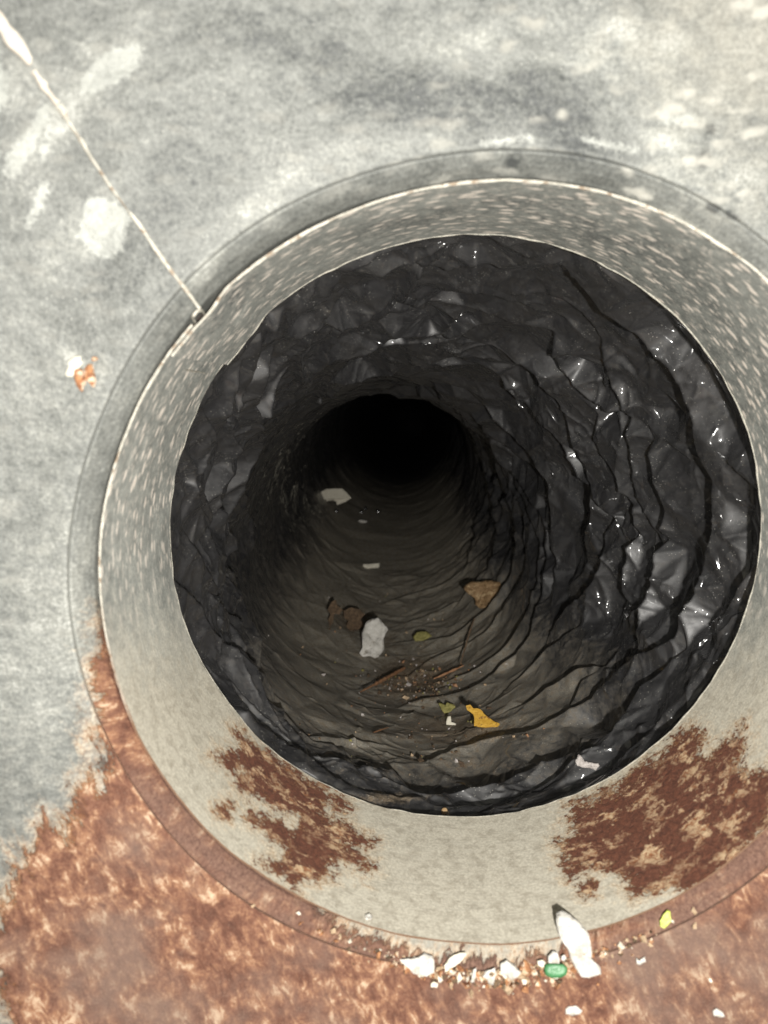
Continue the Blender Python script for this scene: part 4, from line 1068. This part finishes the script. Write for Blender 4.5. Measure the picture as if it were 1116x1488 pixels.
flake('dry_leaf', s7([(585,170),(640,130),(780,120),(845,130),(860,170),(830,230),(800,270),(740,320),(700,330),(665,300),(655,250),(600,210)]),
      M_TAN, 'crinkled tan dry leaf scrap caught against the pleats on the right', 'dry leaf', .5, .0006, .0040, .0022, 28, rough=.12, sub=4)
M_BROWN = simple('brown_scrap', (0.055, 0.036, 0.022), (0.16, 0.105, 0.06), 500, 0.85, 0.001)
flake('leaf_scrap', [(476,886),(481,876),(488,872),(490,880),(498,886),(494,893),(486,892),(484,903),(479,912),(477,900),(480,893)], M_BROWN, 'ragged dark brown scrap, the left one of two left of the tall white flake', 'brown scrap', .5, .0006, .0025, .0010, 29, rough=.12, tess=True)
flake('leaf_scrap', [(499,888),(510,884),(522,886),(530,893),(524,900),(528,909),(520,916),(508,918),(503,910),(506,902),(500,897)], M_BROWN, 'mottled brown scrap touching the left side of the tall white flake', 'brown scrap', .5, .0006, .0025, .0010, 30, rough=.12, tess=True)
def twig(name, pix, rad, mat, label, seed, lift=.002, cat='twig'):
    pts = []
    for x, y in pix:
        p0, n, d_ = hit(x, y); pts.append(p0 + n * lift)
    # a straight-ish stick: keep ends, blend the middle towards the chord
    a, b = pts[0], pts[-1]
    pts = [p_ * .25 + (a + (b - a) * (i / (len(pts) - 1))) * .75 for i, p_ in enumerate(pts)]
    ob = bead(name, [tuple(p_) for p_ in pts], rad, mat, None, 8, .7, seed)
    c = Wv(pts[0]); ob.data.transform(Matrix.Translation(-c)); ob.location = c
    return tag(ob, label, cat)
M_TWIG = simple('orange_twig', (0.22, 0.10, 0.045), (0.42, 0.24, 0.13), 600, 0.7, 0.0005)
M_STRAW = simple('straw', (0.20, 0.13, 0.08), (0.34, 0.24, 0.16), 600, 0.7, 0.0004)
twig('twig', [(522,1014),(545,1003),(568,990),(588,978)], [.0004,.0010,.0012,.0009], M_TWIG, 'short orange-brown splinter lying in the mulch on the duct floor', 80, .003)
twig('twig', [(674,975),(680,950),(687,925),(694,905)], [.0003,.0006,.0006,.0004], M_STRAW, 'thin upright straw below the tan dry leaf', 83, .004)
twig('twig', [(632,992),(648,984),(665,976),(676,972)], [.0004,.0007,.0006,.0004], M_TWIG, 'thin reddish stem beside the foot of the straw', 85, .002)
twig('twig', [(541,1068),(552,1064),(563,1061)], [.0003,.0005,.0003], M_TWIG, 'tiny tan sliver on the front part of the liner', 87, .001)
def pebble(px, py, r, mat, name, label, cat, seed, h=.8, rx=1.0, lift=0.0, group=None):
    p0, n, d_ = hit(px, py)
    c = p0 + n * lift
    ob = lump(name, tuple(c), n, r * rx, r, r * h * 1.3, mat, None, seed, rough=.12)
    o_ = Wv(c); ob.data.transform(Matrix.Translation(-o_)); ob.location = o_
    return tag(ob, label, cat, group)
M_PEB = simple('ochre_pebble', (0.30, 0.19, 0.09), (0.46, 0.33, 0.19), 700, 0.6, 0.0003)
pebble(646, 1179, .0010, M_PEB, 'pebble', 'round ochre pebble sitting at the bottom of the liner mouth', 'pebble', 31)
M_LINT = simple('grey_lint', (0.30, 0.27, 0.25), (0.55, 0.51, 0.48), 900, 0.95, 0.0006)
flake('lint_tuft', [(836,1105),(842,1096),(848,1106),(860,1108),(872,1113),(866,1120),(850,1115),(838,1113)], M_LINT, 'pale pinkish lint tuft on the lower right of the liner', 'lint', .4, .0005, .0008, .0005, 32, rough=.5)
# water drops glinting by the curved flake
t_ = NT('water_drop'); M_DROP = t_.out(Base_Color=(0.02, 0.02, 0.022), Roughness=0.18, Specular_IOR_Level=1.0, Coat_Weight=1.0, Coat_Roughness=0.145)
for i, (x, y, r) in enumerate([(488,743,.0022),(525,745,.0020),(531,740,.0022),(549,744,.0024)]):
    pebble(x, y, r, M_DROP, 'water_drop', ['water drop under the curved flake\'s hollow', 'left one of the two touching drops above the lens-shaped chip',
           'right one of the two touching drops above the lens-shaped chip', 'rightmost water drop beside the curved flake'][i], 'water drop', 40 + i, .7, lift=.0008)

# crumbs nobody could count: along the collar's lower edge, and the mulch on the duct floor
def crumbs(name, label, spots, mats, seed, lift=0.0002):
    R = np.random.default_rng(seed)
    co, fs, mi = [], [], []
    base = np.array([(1,0,0),(-1,0,0),(0,1,0),(0,-1,0),(0,0,1),(0,0,-1)], float)
    ff = [(0,2,4),(2,1,4),(1,3,4),(3,0,4),(2,0,5),(1,2,5),(3,1,5),(0,3,5)]
    for (px, py, r) in spots:
        p0, n, d_ = hit(px, py)
        c = np.array(p0 + n * (r * .4 + lift))
        A = R.normal(size=(3, 3)); q, _ = np.linalg.qr(A)
        sc_ = R.uniform(.5, 1.2, 3) * r
        b = len(co); v = (base + R.normal(0, .18, base.shape)) * sc_ @ q + c
        co.extend(v); fs.extend([(a + b, b_ + b, c_ + b) for a, b_, c_ in ff])
        mi.extend([int(R.choice(len(mats), p=[m[1] for m in mats]))] * 8)
    me = mesh_np(name, np.array(co), None, fs, smooth=False)
    o = link(name, me, [m[0] for m in mats])
    me.polygons.foreach_set('material_index', np.array(mi, dtype=np.int32))
    return tag(o, label, None, None, 'stuff')
R = np.random.default_rng(77)
sp = []
for _ in range(780):
    x = R.normal(715, 95) if R.random() < .8 else R.uniform(560, 960)
    xx = (x - 712) / 560.0
    yb = 828 + 573 * math.sqrt(max(0, 1 - xx * xx)) + 6
    sp.append((x, yb + abs(R.normal(0, 12)) - 4 + 8 * math.exp(-((x - 715) / 80) ** 2), R.choice([.0002, .00035, .00055, .0009, .0013], p=[.36, .32, .2, .09, .03])))
M_TANC = simple('tan_crumb', (0.32, 0.22, 0.13), (0.55, 0.42, 0.28), 900, 0.9, 0.0003)
cr1 = crumbs('rust_crumbs', 'loose rust and paint crumbs heaped along the collar\'s lower edge', [s for s in sp if s[0] < 1110], [(M_RUST, .42), (M_TANC, .28), (M_CREAM, .12), (M_BROWN, .18)], 78)
cr1['category'] = 'crumbs'
sp = []
for _ in range(520):
    if R.random() < .6: x, y = R.normal(605, 38), R.normal(992, 13)
    elif R.random() < .5: x, y = R.normal(640, 110), R.normal(1070, 35)
    else: x, y = R.normal(560, 70), R.normal(930, 50)
    if math.hypot(x - 600, y - 800) > 330: continue
    sp.append((x, y, R.choice([.0003, .0005, .0008, .0013], p=[.45, .3, .18, .07])))
cr2 = crumbs('mulch_crumbs', 'brown mulch and grit scattered on the duct floor', sp, [(M_BROWN, .48), (M_TANC, .14), (M_TWIG, .12), (M_OLIVE, .08), (M_LINT, .18)], 79)
cr2['category'] = 'mulch'
